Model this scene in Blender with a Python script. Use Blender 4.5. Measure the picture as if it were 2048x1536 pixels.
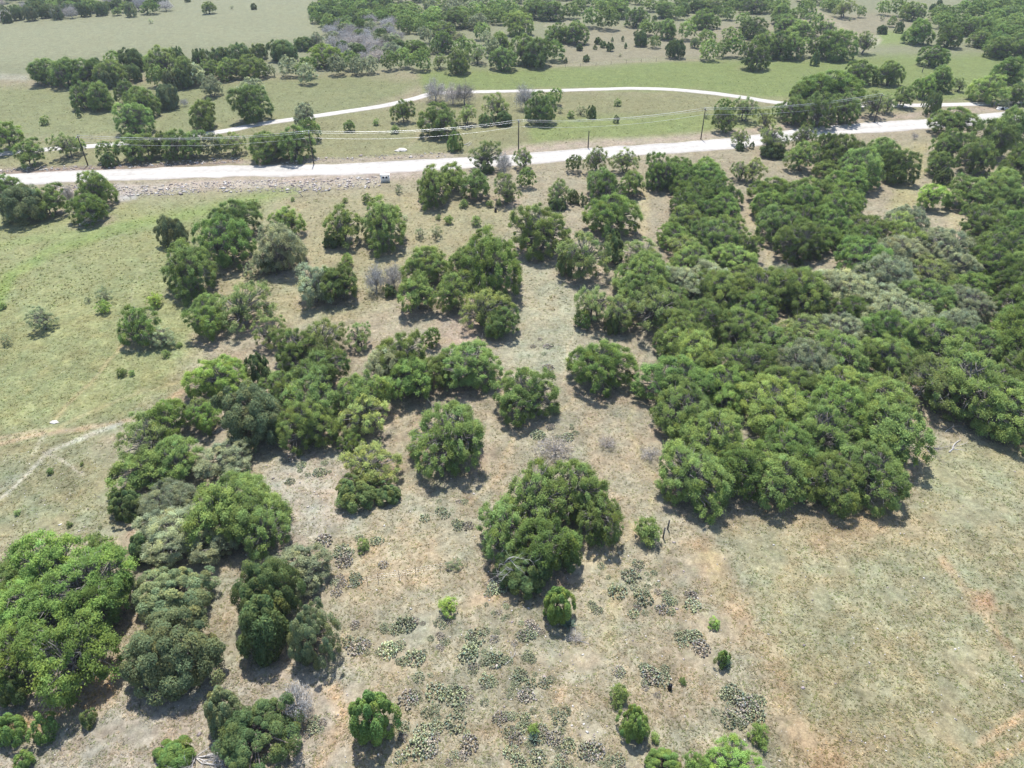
import bpy, math, random
import numpy as np

# ------------------------------------------------------------------ camera, sky, sun, exposure
for o in list(bpy.data.objects):
    bpy.data.objects.remove(o)
scene = bpy.context.scene
COL = scene.collection
H, TH, F = 68.0, math.radians(36.0), 1420.0        # camera height, pitch below the horizon, focal length (px of the 2048 px photo)
cam_d = bpy.data.cameras.new('camera')
cam = bpy.data.objects.new('camera', cam_d)
COL.objects.link(cam)
cam.location = (0, 0, H)
cam.rotation_euler = (math.pi / 2 - TH, 0, 0)
cam_d.sensor_fit = 'HORIZONTAL'
cam_d.sensor_width = 36.0
cam_d.lens = 36.0 * F / 2048.0
cam_d.clip_start, cam_d.clip_end = 0.5, 12000
scene.camera = cam

SUN_EL, SUN_AZ = math.radians(66), math.radians(-7)   # azimuth measured from +Y towards +X
world = bpy.data.worlds.new('World')
scene.world = world
world.use_nodes = True
wn = world.node_tree
bg = wn.nodes['Background']
sky = wn.nodes.new('ShaderNodeTexSky')
sky.sky_type = 'NISHITA'
sky.sun_disc = False
sky.sun_elevation = SUN_EL
sky.sun_rotation = SUN_AZ
sky.altitude = 300
wn.links.new(sky.outputs[0], bg.inputs[0])
bg.inputs[1].default_value = 0.15
sun_d = bpy.data.lights.new('sun', 'SUN')
sun_d.energy = 4.5
sun_d.angle = math.radians(0.53)
sun_d.color = (1.0, 0.96, 0.90)
sun = bpy.data.objects.new('sun', sun_d)
COL.objects.link(sun)
sun.location = (0, 0, 200)
sun.rotation_euler = (-(math.pi / 2 - SUN_EL), 0, -SUN_AZ)
scene.view_settings.view_transform = 'Standard'
scene.view_settings.look = 'None'
scene.view_settings.gamma = 1.0
scene.view_settings.use_curve_mapping = False
scene.view_settings.exposure = 0.80
scene.render.engine = 'CYCLES'
scene.cycles.max_bounces = 3
scene.cycles.volume_bounces = 0
scene.cycles.diffuse_bounces = 2
scene.cycles.transmission_bounces = 2
scene.cycles.glossy_bounces = 1

# ------------------------------------------------------------------ helpers
rng = np.random.default_rng(7)
random.seed(7)
CT, ST = math.cos(TH), math.sin(TH)

def hgt(x, y):
    """gentle relief of the pasture"""
    return (0.30 * np.sin(x * 0.061 + 0.7) * np.cos(y * 0.047 + 0.3) + 0.22 * np.sin(x * 0.023 - y * 0.031 + 1.1)
            + 0.10 * np.sin(x * 0.11 + y * 0.083))

def ray(px, py):
    a, b = (px - 1024.0) / F, (py - 768.0) / F
    return np.array([a, CT - b * ST, -ST - b * CT])

def at_z(px, py, z):
    d = ray(px, py)
    t = (z - H) / d[2]
    return np.array([d[0] * t, d[1] * t, z])

def gnd(px, py):
    z = 0.0
    for _ in range(6):
        p = at_z(px, py, z)
        z = float(hgt(p[0], p[1]))
    return at_z(px, py, z)

def depth_of(p):
    return p[1] * CT - (p[2] - H) * ST

def to_px(x, y, z):
    dz = z - H
    dep = y * CT - dz * ST
    up = y * ST + dz * CT
    return 1024 + F * x / dep, 768 - F * up / dep

def s2l(c):
    c = np.asarray(c, float) / 255.0
    return np.where(c <= 0.04045, c / 12.92, ((c + 0.055) / 1.055) ** 2.4)

def mesh_np(name, V, quads=None, tris=None, mat=None, smooth=False, col=None):
    me = bpy.data.meshes.new(name)
    V = np.asarray(V, np.float32)
    me.vertices.add(len(V))
    me.vertices.foreach_set('co', V.ravel())
    loops, starts, n = [], [], 0
    for arr, k in ((quads, 4), (tris, 3)):
        if arr is not None and len(arr):
            arr = np.asarray(arr, np.int32)
            loops.append(arr.ravel())
            starts.append(n + np.arange(len(arr)) * k)
            n += arr.size
    loops = np.concatenate(loops)
    starts = np.concatenate(starts).astype(np.int32)
    me.loops.add(len(loops))
    me.loops.foreach_set('vertex_index', loops)
    me.polygons.add(len(starts))
    me.polygons.foreach_set('loop_start', starts)
    if smooth:
        me.polygons.foreach_set('use_smooth', np.ones(len(starts), bool))
    if col is not None:
        a = me.color_attributes.new('tone', 'FLOAT_COLOR', 'POINT')
        c4 = np.ones((len(V), 4), np.float32)
        c4[:, :3] = col
        a.data.foreach_set('color', c4.ravel())
    me.update(calc_edges=True)
    if mat:
        me.materials.append(mat)
    return me

def link(name, data, parent=None, loc=(0, 0, 0), rz=0.0, scale=None):
    o = bpy.data.objects.new(name, data)
    COL.objects.link(o)
    o.location = loc
    o.rotation_euler = (0, 0, rz)
    if scale is not None:
        o.scale = scale
    o.parent = parent
    return o

def tag(o, label, cat, group=None, kind=None):
    if label: o['label'] = label
    if cat: o['category'] = cat
    if group: o['group'] = group
    if kind: o['kind'] = kind
    return o

class MB:
    """collects tubes, boxes and lathes into one mesh"""
    def __init__(self):
        self.V, self.Q, self.T, self.n = [], [], [], 0
    def add(self, v, q=(), t=()):
        v = np.asarray(v, float)
        self.V.append(v)
        self.Q += [[i + self.n for i in f] for f in q]
        self.T += [[i + self.n for i in f] for f in t]
        self.n += len(v)
    def tube(self, pts, rad, k=5):
        pts = np.asarray(pts, float)
        m = len(pts)
        tang = np.gradient(pts, axis=0)
        tang /= np.linalg.norm(tang, axis=1)[:, None] + 1e-9
        ref = np.array([0.31, 0.17, 0.93]) if abs(tang[0][2]) < 0.8 else np.array([1.0, 0.1, 0.05])
        V = []
        for i in range(m):
            a = np.cross(tang[i], ref); a /= np.linalg.norm(a) + 1e-9
            b = np.cross(tang[i], a)
            for j in range(k):
                th = 2 * math.pi * j / k
                V.append(pts[i] + rad[i] * (a * math.cos(th) + b * math.sin(th)))
        q = [[i * k + j, i * k + (j + 1) % k, (i + 1) * k + (j + 1) % k, (i + 1) * k + j] for i in range(m - 1) for j in range(k)]
        t = [[0, j + 1, j] for j in range(1, k - 1)] + [[(m - 1) * k, (m - 1) * k + j, (m - 1) * k + j + 1] for j in range(1, k - 1)]
        self.add(V, q, t)
    def box(self, c, s, rz=0.0):
        c = np.asarray(c, float)
        v = np.array([[x, y, z] for z in (-.5, .5) for y in (-.5, .5) for x in (-.5, .5)]) * np.asarray(s, float)
        ca, sa = math.cos(rz), math.sin(rz)
        v = np.stack([v[:, 0] * ca - v[:, 1] * sa, v[:, 0] * sa + v[:, 1] * ca, v[:, 2]], 1) + c
        self.add(v, [[0, 2, 3, 1], [4, 5, 7, 6], [0, 1, 5, 4], [2, 6, 7, 3], [0, 4, 6, 2], [1, 3, 7, 5]])
    def mesh(self, name, mat, smooth=False):
        return mesh_np(name, np.concatenate(self.V), self.Q, self.T, mat, smooth)

# ------------------------------------------------------------------ materials
def new_mat(name):
    m = bpy.data.materials.new(name)
    m.use_nodes = True
    nt = m.node_tree
    return m, nt, nt.nodes['Principled BSDF']

def plain(name, col, rough=0.8, metal=0.0, var=0.25, scale=6.0, spec=0.3):
    m, nt, b = new_mat(name)
    N = nt.nodes
    tc = N.new('ShaderNodeTexCoord')
    no = N.new('ShaderNodeTexNoise'); no.inputs['Scale'].default_value = scale; no.inputs['Detail'].default_value = 5
    nt.links.new(tc.outputs['Object'], no.inputs['Vector'])
    mr = N.new('ShaderNodeMapRange'); mr.inputs[1].default_value = 0.3; mr.inputs[2].default_value = 0.7
    mr.inputs[3].default_value = 1 - var; mr.inputs[4].default_value = 1 + var
    nt.links.new(no.outputs['Fac'], mr.inputs[0])
    mx = N.new('ShaderNodeVectorMath'); mx.operation = 'SCALE'; mx.inputs[0].default_value = col
    nt.links.new(mr.outputs[0], mx.inputs['Scale'])
    nt.links.new(mx.outputs[0], b.inputs['Base Color'])
    b.inputs['Roughness'].default_value = rough
    b.inputs['Metallic'].default_value = metal
    b.inputs['Specular IOR Level'].default_value = spec
    return m

def foliage(name, transl=0.3):
    """leaf colour = colour of the tree (object colour) varied leaf by leaf (tone attribute)"""
    m, nt, b = new_mat(name)
    N, L = nt.nodes, nt.links
    N.remove(b)
    oi = N.new('ShaderNodeObjectInfo')
    at = N.new('ShaderNodeAttribute'); at.attribute_name = 'tone'
    mx = N.new('ShaderNodeMix'); mx.data_type = 'RGBA'; mx.blend_type = 'MULTIPLY'; mx.inputs['Factor'].default_value = 1.0
    L.new(oi.outputs['Color'], mx.inputs['A']); L.new(at.outputs['Color'], mx.inputs['B'])
    df = N.new('ShaderNodeBsdfDiffuse')
    L.new(mx.outputs['Result'], df.inputs['Color'])
    tr = N.new('ShaderNodeBsdfTranslucent')
    L.new(mx.outputs['Result'], tr.inputs['Color'])
    ms = N.new('ShaderNodeMixShader'); ms.inputs[0].default_value = transl
    L.new(df.outputs[0], ms.inputs[1]); L.new(tr.outputs[0], ms.inputs[2])
    L.new(ms.outputs[0], N['Material Output'].inputs['Surface'])
    return m

M_LEAF = foliage('oak_foliage', 0.5)
M_JUN = foliage('juniper_foliage', 0.4)
M_TWIG = foliage('bare_twigs', 0.05)
M_GRASS = foliage('grass_blades', 0.35)
M_BARK = plain('oak_bark', (0.19, 0.175, 0.16), 0.9, var=0.35, scale=3)
M_JBARK = plain('juniper_bark', (0.17, 0.14, 0.12), 0.9, var=0.3, scale=3)
M_DEAD = plain('bleached_wood', (0.42, 0.40, 0.38), 0.85, var=0.25, scale=4)
M_DEADG = plain('grey_dead_wood', (0.26, 0.24, 0.23), 0.9, var=0.3, scale=4)
M_POLE = plain('creosoted_pole', (0.05, 0.04, 0.035), 0.85, var=0.3, scale=2)
M_STEEL = plain('galvanised_steel', (0.45, 0.46, 0.47), 0.4, 0.8, var=0.15, scale=8)
M_WIRE = plain('aluminium_wire', (0.5, 0.51, 0.52), 0.4, 0.6, var=0.05, scale=2)
M_CERAM = plain('grey_white_porcelain', (0.75, 0.75, 0.73), 0.25, var=0.05, spec=0.6)
M_POST = plain('weathered_post', (0.09, 0.085, 0.08), 0.9, var=0.3, scale=5)
M_RUST = plain('rusty_steel_post', (0.12, 0.09, 0.075), 0.8, 0.3, var=0.3, scale=9)
M_ROCK = foliage('mixed_rubble_stone', 0.0)
M_WHITE = plain('white_limestone_blocks', (0.78, 0.76, 0.72), 0.85, var=0.08, scale=3)
M_BLACK = plain('black_painted_metal', (0.012, 0.012, 0.014), 0.4, 0.3, var=0.2, scale=6)
M_GREEND = plain('dark_green_drum_paint', (0.03, 0.05, 0.035), 0.5, 0.2, var=0.2, scale=4)
M_LID = plain('pale_metal_lid', (0.75, 0.76, 0.77), 0.35, 0.4, var=0.08, scale=4)
M_CONC = plain('pale_concrete', (0.62, 0.60, 0.56), 0.9, var=0.12, scale=3)
M_STONE = plain('limestone_rubble', (0.46, 0.43, 0.385), 0.9, var=0.3, scale=1.2)

# ------------------------------------------------------------------ tree builders (unit-shape meshes at real size, shared between copies)
def sphere_dirs(n, r):
    i = np.arange(n) + 0.5
    ph = np.arccos(1 - 2 * i / n)
    th = math.pi * (1 + 5 ** 0.5) * i
    d = np.stack([np.cos(th) * np.sin(ph), np.sin(th) * np.sin(ph), np.cos(ph)], 1)
    d += r.normal(0, 0.18, d.shape)
    return d / np.linalg.norm(d, axis=1)[:, None]

def leaf_quads(P, Nn, size, r, aspect=1.0, axis=None):
    """rhombus leaf sprays at P facing Nn"""
    n = len(P)
    Nn = Nn / (np.linalg.norm(Nn, axis=1)[:, None] + 1e-9)
    if axis is None:
        axis = r.normal(size=(n, 3))
    a = axis - (axis * Nn).sum(1)[:, None] * Nn
    a /= np.linalg.norm(a, axis=1)[:, None] + 1e-9
    b = np.cross(Nn, a)
    s = np.asarray(size)[:, None]
    V = np.stack([P - a * s, P + b * s * 0.62 * aspect, P + a * s, P - b * s * 0.62 * aspect], 1).reshape(-1, 3)
    Q = np.arange(4 * n).reshape(n, 4)
    return V, Q

def norm_crown(V, R, z0, h):
    rr = np.hypot(V[:, 0], V[:, 1])
    V[:, :2] *= R / np.percentile(rr, 98.5)
    lo, hi = np.percentile(V[:, 2], 0.8), np.percentile(V[:, 2], 99.5)
    V[:, 2] = z0 + (V[:, 2] - lo) / (hi - lo) * (h - z0)
    return V

def lobes(d, r, k=7, amp=0.28):
    g = np.zeros(len(d))
    for _ in range(k):
        c = r.normal(size=3); c /= np.linalg.norm(c); c[2] = abs(c[2]) * 0.7
        g += amp * r.uniform(-1, 1) * np.exp(-((1 - d @ c) / 0.25))
    return 1 + g

def make_oak(name, seed, R, h, z0, nclump, nleaf, lsize, fill=0.12, trunk_r=0.28, open_=0.0, stems=2, nsub=5):
    r = np.random.default_rng(seed)
    c = (h - z0) / 2
    # several merging sub-crowns of unequal height make the uneven outline
    subs = [(0.0, 0.0, 0.58, 1.0)]
    a0 = r.uniform(0, 6.28)
    for i in range(nsub):
        a = a0 + 6.283 * i / nsub + r.normal(0, 0.3)
        q = r.uniform(0.40, 0.64)
        subs.append((q * math.cos(a), q * math.sin(a), r.uniform(0.34, 0.50), r.uniform(0.55, 0.98)))
    E = []
    for (sx, sy, sr, top) in subs:
        rz = min(sr * R * 1.05, 0.5 * (h - z0) * top)
        E.append((sx * R, sy * R, z0 + (h - z0) * top - rz, sr * R, rz))
    per = np.array([e[3] ** 2 for e in E]); per = per / per.sum()
    C = []
    for i, e in enumerate(E):
        D = sphere_dirs(max(5, int(nclump * 1.5 * per[i])), r)
        D = D[D[:, 2] > -0.75]
        P = D * (np.array([e[3], e[3], e[4]]) * r.uniform(0.82, 1.0, (len(D), 1))) + np.array(e[:3])
        keep = np.ones(len(P), bool)
        for j, f in enumerate(E):
            if j != i:
                keep &= (((P - np.array(f[:3])) / np.array([f[3], f[3], f[4]])) ** 2).sum(1) > 0.62
        C.append(P[keep])
    nin = int(nclump * fill)
    Ci = r.normal(size=(nin, 3)); Ci /= np.linalg.norm(Ci, axis=1)[:, None]
    C.append(Ci * r.uniform(0.2, 0.6, nin)[:, None] * np.array([R, R, c]) + np.array([0, 0, z0 + c]))
    C = np.concatenate(C)
    if open_ > 0:
        C = C[r.random(len(C)) > open_]
    C[:, 2] = np.maximum(C[:, 2], z0 + 0.12 * c)
    rc = R * r.uniform(0.085, 0.19, len(C)) * (11.0 / math.sqrt(nclump)) ** 0.8
    nl = (nleaf * (rc / rc.mean()) ** 2 / len(C)).astype(int)
    idx = np.repeat(np.arange(len(C)), nl)
    n = len(idx)
    d = r.normal(size=(n, 3)); d /= np.linalg.norm(d, axis=1)[:, None]
    out = C[idx] - np.array([0, 0, z0 + 0.6 * c])
    out /= np.linalg.norm(out, axis=1)[:, None] + 1e-9
    flip = (d * (out + np.array([0, 0, 0.8]))).sum(1) < -0.45
    d[flip] *= -1
    rad = rc[idx] * (0.2 + 0.85 * r.random(n) ** 0.55) * (1 + 0.32 * r.normal(size=n))
    sq = r.uniform(0.55, 1.25, (len(C), 3)) * np.array([1, 1, 0.75])
    P = C[idx] + d * rad[:, None] * sq[idx]
    Nn = d * 0.6 + r.normal(size=(n, 3)) * 0.45 + np.array([0, 0, 0.9])
    V, Q = leaf_quads(P, Nn, lsize * r.uniform(0.5, 1.4, n), r, 0.75, d * 0.35 + out * 0.3 + r.normal(0, 0.5, (n, 3)) + np.array([0, 0, 0.45]))
    ct = r.normal(1.0, 0.17, len(C))
    lt = ct[idx] * r.normal(1.0, 0.18, n)
    lt = np.clip(lt, 0.5, 1.6)
    yel = np.clip(r.normal(0.02, 0.08, len(C))[idx] + r.normal(0, 0.08, n), -0.07, 0.3)
    tone = np.stack([lt * (1 + yel), lt * (1 + 0.4 * yel), lt * (1 - 0.5 * yel)], 1)
    V = norm_crown(V, R, z0, h)
    crown = mesh_np(name + '_crown', V, Q, None, M_LEAF, col=np.repeat(tone, 4, 0))
    # limbs
    mb = MB()
    ends = C[r.permutation(len(C))[:max(6, int(len(C) * (0.45 if open_ == 0 else 0.8)))]]
    for s in range(stems):
        a0 = r.uniform(0, 6.28)
        base = np.array([math.cos(a0), math.sin(a0), 0]) * trunk_r * 1.2 * (stems > 1) + np.array([0, 0, -0.25])
        fork = base + np.array([math.cos(a0) * 0.18 * R, math.sin(a0) * 0.18 * R, h * r.uniform(0.22, 0.34)])
        mid = (base + fork) / 2 + r.normal(0, 0.06 * R, 3) * np.array([1, 1, 0])
        mb.tube([base, mid, fork], [trunk_r * 1.25, trunk_r, trunk_r * 0.8], 6)
        for e in ends[s::stems]:
            m1 = fork + (e - fork) * 0.35 + np.array([0, 0, 0.10 * h]) + r.normal(0, 0.06 * R, 3)
            m2 = fork + (e - fork) * 0.7 + np.array([0, 0, 0.06 * h]) + r.normal(0, 0.07 * R, 3)
            mb.tube([fork, m1, m2, e], [trunk_r * 0.5, trunk_r * 0.33, trunk_r * 0.2, trunk_r * 0.07], 4)
            for _ in range(2):
                t = m2 + r.normal(0, 0.14 * R, 3) + np.array([0, 0, 0.05 * R])
                mb.tube([m1 + (m2 - m1) * r.random(), t], [trunk_r * 0.14, trunk_r * 0.04], 3)
    return crown, mb.mesh(name + '_trunk', M_BARK), R, h

def make_juniper(name, seed, R, h, z0, nleaf, lsize, cone=0.0, ragged=0.2):
    r = np.random.default_rng(seed)
    c = (h - z0) / 2
    nt = max(16, int(75 * (R / 2.8) ** 1.2))
    D = sphere_dirs(int(nt * 1.2), r); D = D[D[:, 2] > -0.8]
    C = D * (lobes(D, r, 9, ragged + 0.1) * r.uniform(0.50, 0.96, len(D)))[:, None]
    rc0 = 0.25 * (60 / nt) ** 0.4 * r.uniform(0.6, 1.3, len(C))
    idx = r.integers(0, len(C), nleaf)
    d = r.normal(size=(nleaf, 3)); d /= np.linalg.norm(d, axis=1)[:, None]
    out = C[idx]
    fl = (d * (out + np.array([0, 0, .35]))).sum(1) < -0.15
    d[fl] *= -1
    P = C[idx] + d * (rc0[idx] * (0.6 + 0.45 * r.random(nleaf) ** 0.7))[:, None] * np.array([0.9, 0.9, 1.35])
    if cone:
        zz = np.clip((P[:, 2] + 1) / 2, 0, 1)
        P[:, :2] *= (1 - cone * zz ** 1.3)[:, None]
    P = P * np.array([R, R, c]) + np.array([0, 0, z0 + c])
    ax = d * 0.7 + np.array([0, 0, 0.8]) + r.normal(0, 0.35, d.shape)
    Nn = d + r.normal(0, 0.4, d.shape) + np.array([0, 0, 0.6])
    V, Q = leaf_quads(P, Nn, lsize * r.uniform(0.6, 1.3, nleaf), r, 0.62, ax)
    ct = r.normal(1, 0.14, len(C))
    lt = np.clip(ct[idx] * r.normal(1, 0.22, nleaf), 0.4, 1.8)
    yel = np.clip(r.normal(0, 0.12, len(C))[idx] + r.normal(0, 0.1, nleaf), -0.2, 0.4)
    tone = np.stack([lt * (1 + yel), lt * (1 + 0.3 * yel), lt * (1 - 0.3 * yel)], 1)
    V = norm_crown(V, R, z0, h)
    crown = mesh_np(name + '_crown', V, Q, None, M_JUN, col=np.repeat(tone, 4, 0))
    mb = MB()
    Cw = C * np.array([R, R, c]) * 0.85 + np.array([0, 0, z0 + c])
    tr = 0.055 * R
    mb.tube([(0, 0, -0.2), (0.05 * R, 0, h * 0.3), (0, 0.03 * R, h * 0.75)], [tr * 1.3, tr, tr * 0.3], 6)
    for e in Cw[::3]:
        s = np.array([0, 0, max(0.1 * h, min(e[2] * 0.6, 0.6 * h))])
        mb.tube([s, (s + e) / 2 + np.array([0, 0, 0.04 * h]), e], [tr * 0.45, tr * 0.28, tr * 0.08], 3)
    return crown, mb.mesh(name + '_trunk', M_JBARK), R, h

def make_bare(name, seed, R, h, nt=1800, mat=None, z0=0.5, lk=1.0):
    """leafless tree: limbs and a haze of thin twigs"""
    r = np.random.default_rng(seed)
    c = (h - z0) / 2
    mb = MB()
    D = sphere_dirs(34, r); D = D[D[:, 2] > -0.5]
    E = D * np.array([R, R, c]) * r.uniform(0.75, 0.98, len(D))[:, None] + np.array([0, 0, z0 + c])
    tr = (0.035 * R + 0.05) * lk
    fork = np.array([0, 0, h * 0.22])
    mb.tube([(0, 0, -0.2), (0.03 * R, 0.02 * R, h * 0.12), fork], [tr * 1.4, tr * 1.1, tr * 0.9], 6)
    P0, DD = [], []
    for e in E:
        m1 = fork + (e - fork) * 0.4 + np.array([0, 0, .08 * h]) + r.normal(0, 0.06 * R, 3)
        m2 = fork + (e - fork) * 0.72 + r.normal(0, 0.07 * R, 3)
        mb.tube([fork, m1, m2, e], [tr * .55, tr * .36, tr * .22, tr * .06], 4)
        for _ in range(4):
            s = m1 + (e - m1) * r.random()
            t = s + (e - fork) * 0.22 + r.normal(0, 0.15 * R, 3)
            mb.tube([s, t], [tr * .16, tr * .04], 3)
            P0.append(t); DD.append(t - fork)
        P0.append(e); DD.append(e - fork)
    P0, DD = np.array(P0), np.array(DD)
    DD /= np.linalg.norm(DD, axis=1)[:, None]
    i = r.integers(0, len(P0), nt)
    P = P0[i] + r.normal(0, 0.15 * R, (nt, 3))
    ax = DD[i] + r.normal(0, 0.5, (nt, 3)) + np.array([0, 0, .3])
    V, Q = leaf_quads(P, r.normal(size=(nt, 3)), 0.10 * R * r.uniform(0.6, 1.3, nt), r, 0.15, ax)
    V = norm_crown(V, R, z0, h)
    lt = np.clip(r.normal(1, 0.25, nt), 0.4, 1.8)
    crown = mesh_np(name + '_twigs', V, Q, None, M_TWIG, col=np.repeat(np.stack([lt] * 3, 1), 4, 0))
    return crown, mb.mesh(name + '_trunk', mat or M_DEADG), R, h

VAR = {}
VAR['oak_l'] = [make_oak('oak_large%d' % i, 10 + i, 6.0, 7.2, 0.5, 260, 76000, 0.098, fill=0.14, open_=0.07 * (i % 3), stems=2 + i % 2, nsub=5 + i % 3) for i in range(6)]
VAR['oak_m'] = [make_oak('oak_mid%d' % i, 30 + i, 3.6, 5.2, 0.8, 135, 27000, 0.092, trunk_r=0.19, open_=0.08 * (i % 3), stems=1 + i % 2, nsub=4 + i % 2) for i in range(6)]
VAR['oak_open'] = [make_oak('oak_open%d' % i, 50 + i, 4.2, 6.0, 1.0, 140, 19000, 0.09, trunk_r=0.24, open_=0.30, stems=2) for i in range(4)]
VAR['bush'] = [make_oak('bush%d' % i, 70 + i, 1.4, 1.9, 0.05, 44, 4200, 0.07, trunk_r=0.05, fill=0.3, stems=3, nsub=4) for i in range(5)]
VAR['bush_open'] = [make_oak('bush_open%d' % i, 80 + i, 1.4, 1.9, 0.05, 40, 2000, 0.066, trunk_r=0.04, open_=0.2, stems=4, nsub=4) for i in range(3)]
VAR['jun_l'] = [make_juniper('juniper_large%d' % i, 90 + i, 4.6, 6.2, 0.25, 48000, 0.115, 0.15, 0.5) for i in range(4)]
VAR['jun_m'] = [make_juniper('juniper_mid%d' % i, 100 + i, 2.3, 3.6, 0.1, 19000, 0.10, 0.36, 0.5) for i in range(5)]
VAR['jun_s'] = [make_juniper('juniper_small%d' % i, 110 + i, 0.9, 1.5, 0.03, 3200, 0.075, 0.42, 0.5) for i in range(4)]
VAR['bare'] = [make_bare('bare_tree%d' % i, 120 + i, 3.6, 5.6, 4200) for i in range(4)]
VAR['brush'] = [make_bare('dead_brush%d' % i, 130 + i, 1.3, 0.8, 1500, M_DEADG, 0.03, 0.35) for i in range(3)]
CLASSES = {'oak': (('bush', 0, 2.0), ('oak_m', 2.0, 4.6), ('oak_l', 4.6, 99)),
           'open': (('bush_open', 0, 2.0), ('oak_open', 2.0, 99)),
           'jun': (('jun_s', 0, 1.4), ('jun_m', 1.4, 3.3), ('jun_l', 3.3, 99)),
           'bare': (('bare', 0, 99),), 'brush': (('brush', 0, 99),)}
# kind code: (builder class, name, category, leaf albedo, words for it)
KIND = {'O': ('oak', 'live_oak', 'tree', (0.226, 0.312, 0.104), 'live oak'),
        'K': ('oak', 'live_oak', 'tree', (0.181, 0.271, 0.084), 'deep green live oak'),
        'L': ('oak', 'live_oak', 'tree', (0.217, 0.320, 0.090), 'yellow green oak'),
        'G': ('oak', 'live_oak', 'tree', (0.311, 0.353, 0.215), 'grey green oak'),
        'P': ('open', 'oak_tree', 'tree', (0.258, 0.330, 0.127), 'open crowned oak'),
        'Q': ('open', 'oak_tree', 'tree', (0.362, 0.435, 0.158), 'thin pale yellowish oak'),
        'D': ('jun', 'juniper_tree', 'tree', (0.147, 0.203, 0.077), 'dark juniper'),
        'J': ('jun', 'juniper_tree', 'tree', (0.186, 0.277, 0.077), 'bright green juniper'),
        'V': ('jun', 'juniper_tree', 'tree', (0.194, 0.232, 0.111), 'olive juniper'),
        'B': ('bare', 'bare_tree', 'tree', (0.407, 0.390, 0.367), 'leafless grey tree'),
        'S': ('oak', 'shrub', 'shrub', (0.226, 0.316, 0.113), 'leafy green shrub'),
        'T': ('open', 'shrub', 'shrub', (0.299, 0.350, 0.198), 'pale grey green shrub'),
        'Y': ('oak', 'shrub', 'shrub', (0.290, 0.413, 0.119), 'yellow green shrub'),
        'W': ('brush', 'dead_brush', 'brush', (0.452, 0.424, 0.407), 'grey dead brush')}
TREES = []        # (x, y, R, kind) of every plant already standing

def describe(kind, R, h, k, zone, near):
    """words that set a plant apart: build, shade, kind, zone, the unlike plant it touches"""
    f = h / (2 * R)
    if kind in 'STYW':
        form = 'small' if R < 0.9 else ('knee-high' if R < 1.4 else 'broad')
    else:
        form = ('small' if R < 2.6 else ('medium' if R < 4.9 else 'large')) + (' low' if f < 0.53 else (' tall' if f > 0.8 else ''))
    shade = 'darker' if k < 0.92 else ('paler' if k > 1.09 else '')
    return ' '.join(('%s %s %s %s %s' % (form, shade, KIND[kind][4], zone, near)).split())

def plant(kind, x, y, R, h, k, label=None, group=None, ey=1.0):
    cls, name, cat, colr, words = KIND[kind]
    for v, lo, hi in CLASSES[cls]:
        if lo <= R < hi:
            break
    crown, trunk, R0, h0 = VAR[v][int(rng.integers(len(VAR[v])))]
    root = link(name, None, None, (x, y, float(hgt(x, y))), 0.0, (R / R0, ey * R / R0, h / h0))
    az = float(rng.uniform(0, 6.283))
    root.empty_display_size = 0.5
    tag(root, label, cat, group)
    link('trunk' if cat == 'tree' else 'stems', trunk, root, rz=az)
    cr = link('crown' if cls not in ('bare', 'brush') else 'twigs', crown, root, rz=az)
    hue = float(np.clip(rng.normal(0.01, 0.035), -0.04, 0.08))
    c = np.array(colr) * k * np.array([1 + hue, 1, 1 - hue])
    cr.color = (float(c[0]), float(c[1]), float(c[2]), 1)
    TREES.append((x, y, R, kind))
    return root

def fit(cx, yt, yb, w, kind):
    """place a crown so that its outline fills the box (cx, yt..yb, w) of the photo, standing on the ground"""
    z0 = {'O': .5, 'K': .4, 'L': .5, 'G': .5, 'P': .8, 'Q': .8, 'B': .6}.get(kind, 0.05)
    if yb < 330 and kind in 'OGPV':
        z0 = 0.9
    cy = (yt + yb) / 2
    zc = 2.0
    for _ in range(12):
        p = at_z(cx, cy, zc)
        z = depth_of(p)
        off = math.atan2(abs(cy - 768), F)
        R = 0.5 * w * z / F
        sd = (H - zc) / np.linalg.norm(p - np.array([0, 0, H]))
        e = 0.5 * (yb - yt) * z / F * math.cos(off)
        c2 = e * e - R * R * sd * sd
        c = math.sqrt(max(c2, 0)) / math.sqrt(1 - sd * sd)
        c = min(max(c, 0.42 * R), (0.62 if R > 4.6 and sd > 0.45 else 0.8) * R if kind not in 'DJVB' else 1.15 * R)
        ey = math.sqrt(max(e * e - c * c * (1 - sd * sd), 0.0)) / (R * sd)
        ey = min(max(ey, 0.85), 1.35)
        zc = z0 * min(1, R / 2) + c + float(hgt(p[0], p[1]))
    h = z0 * min(1, R / 2) + 2 * c
    return float(p[0]), float(p[1]), float(R), float(h), float(ey)


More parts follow.
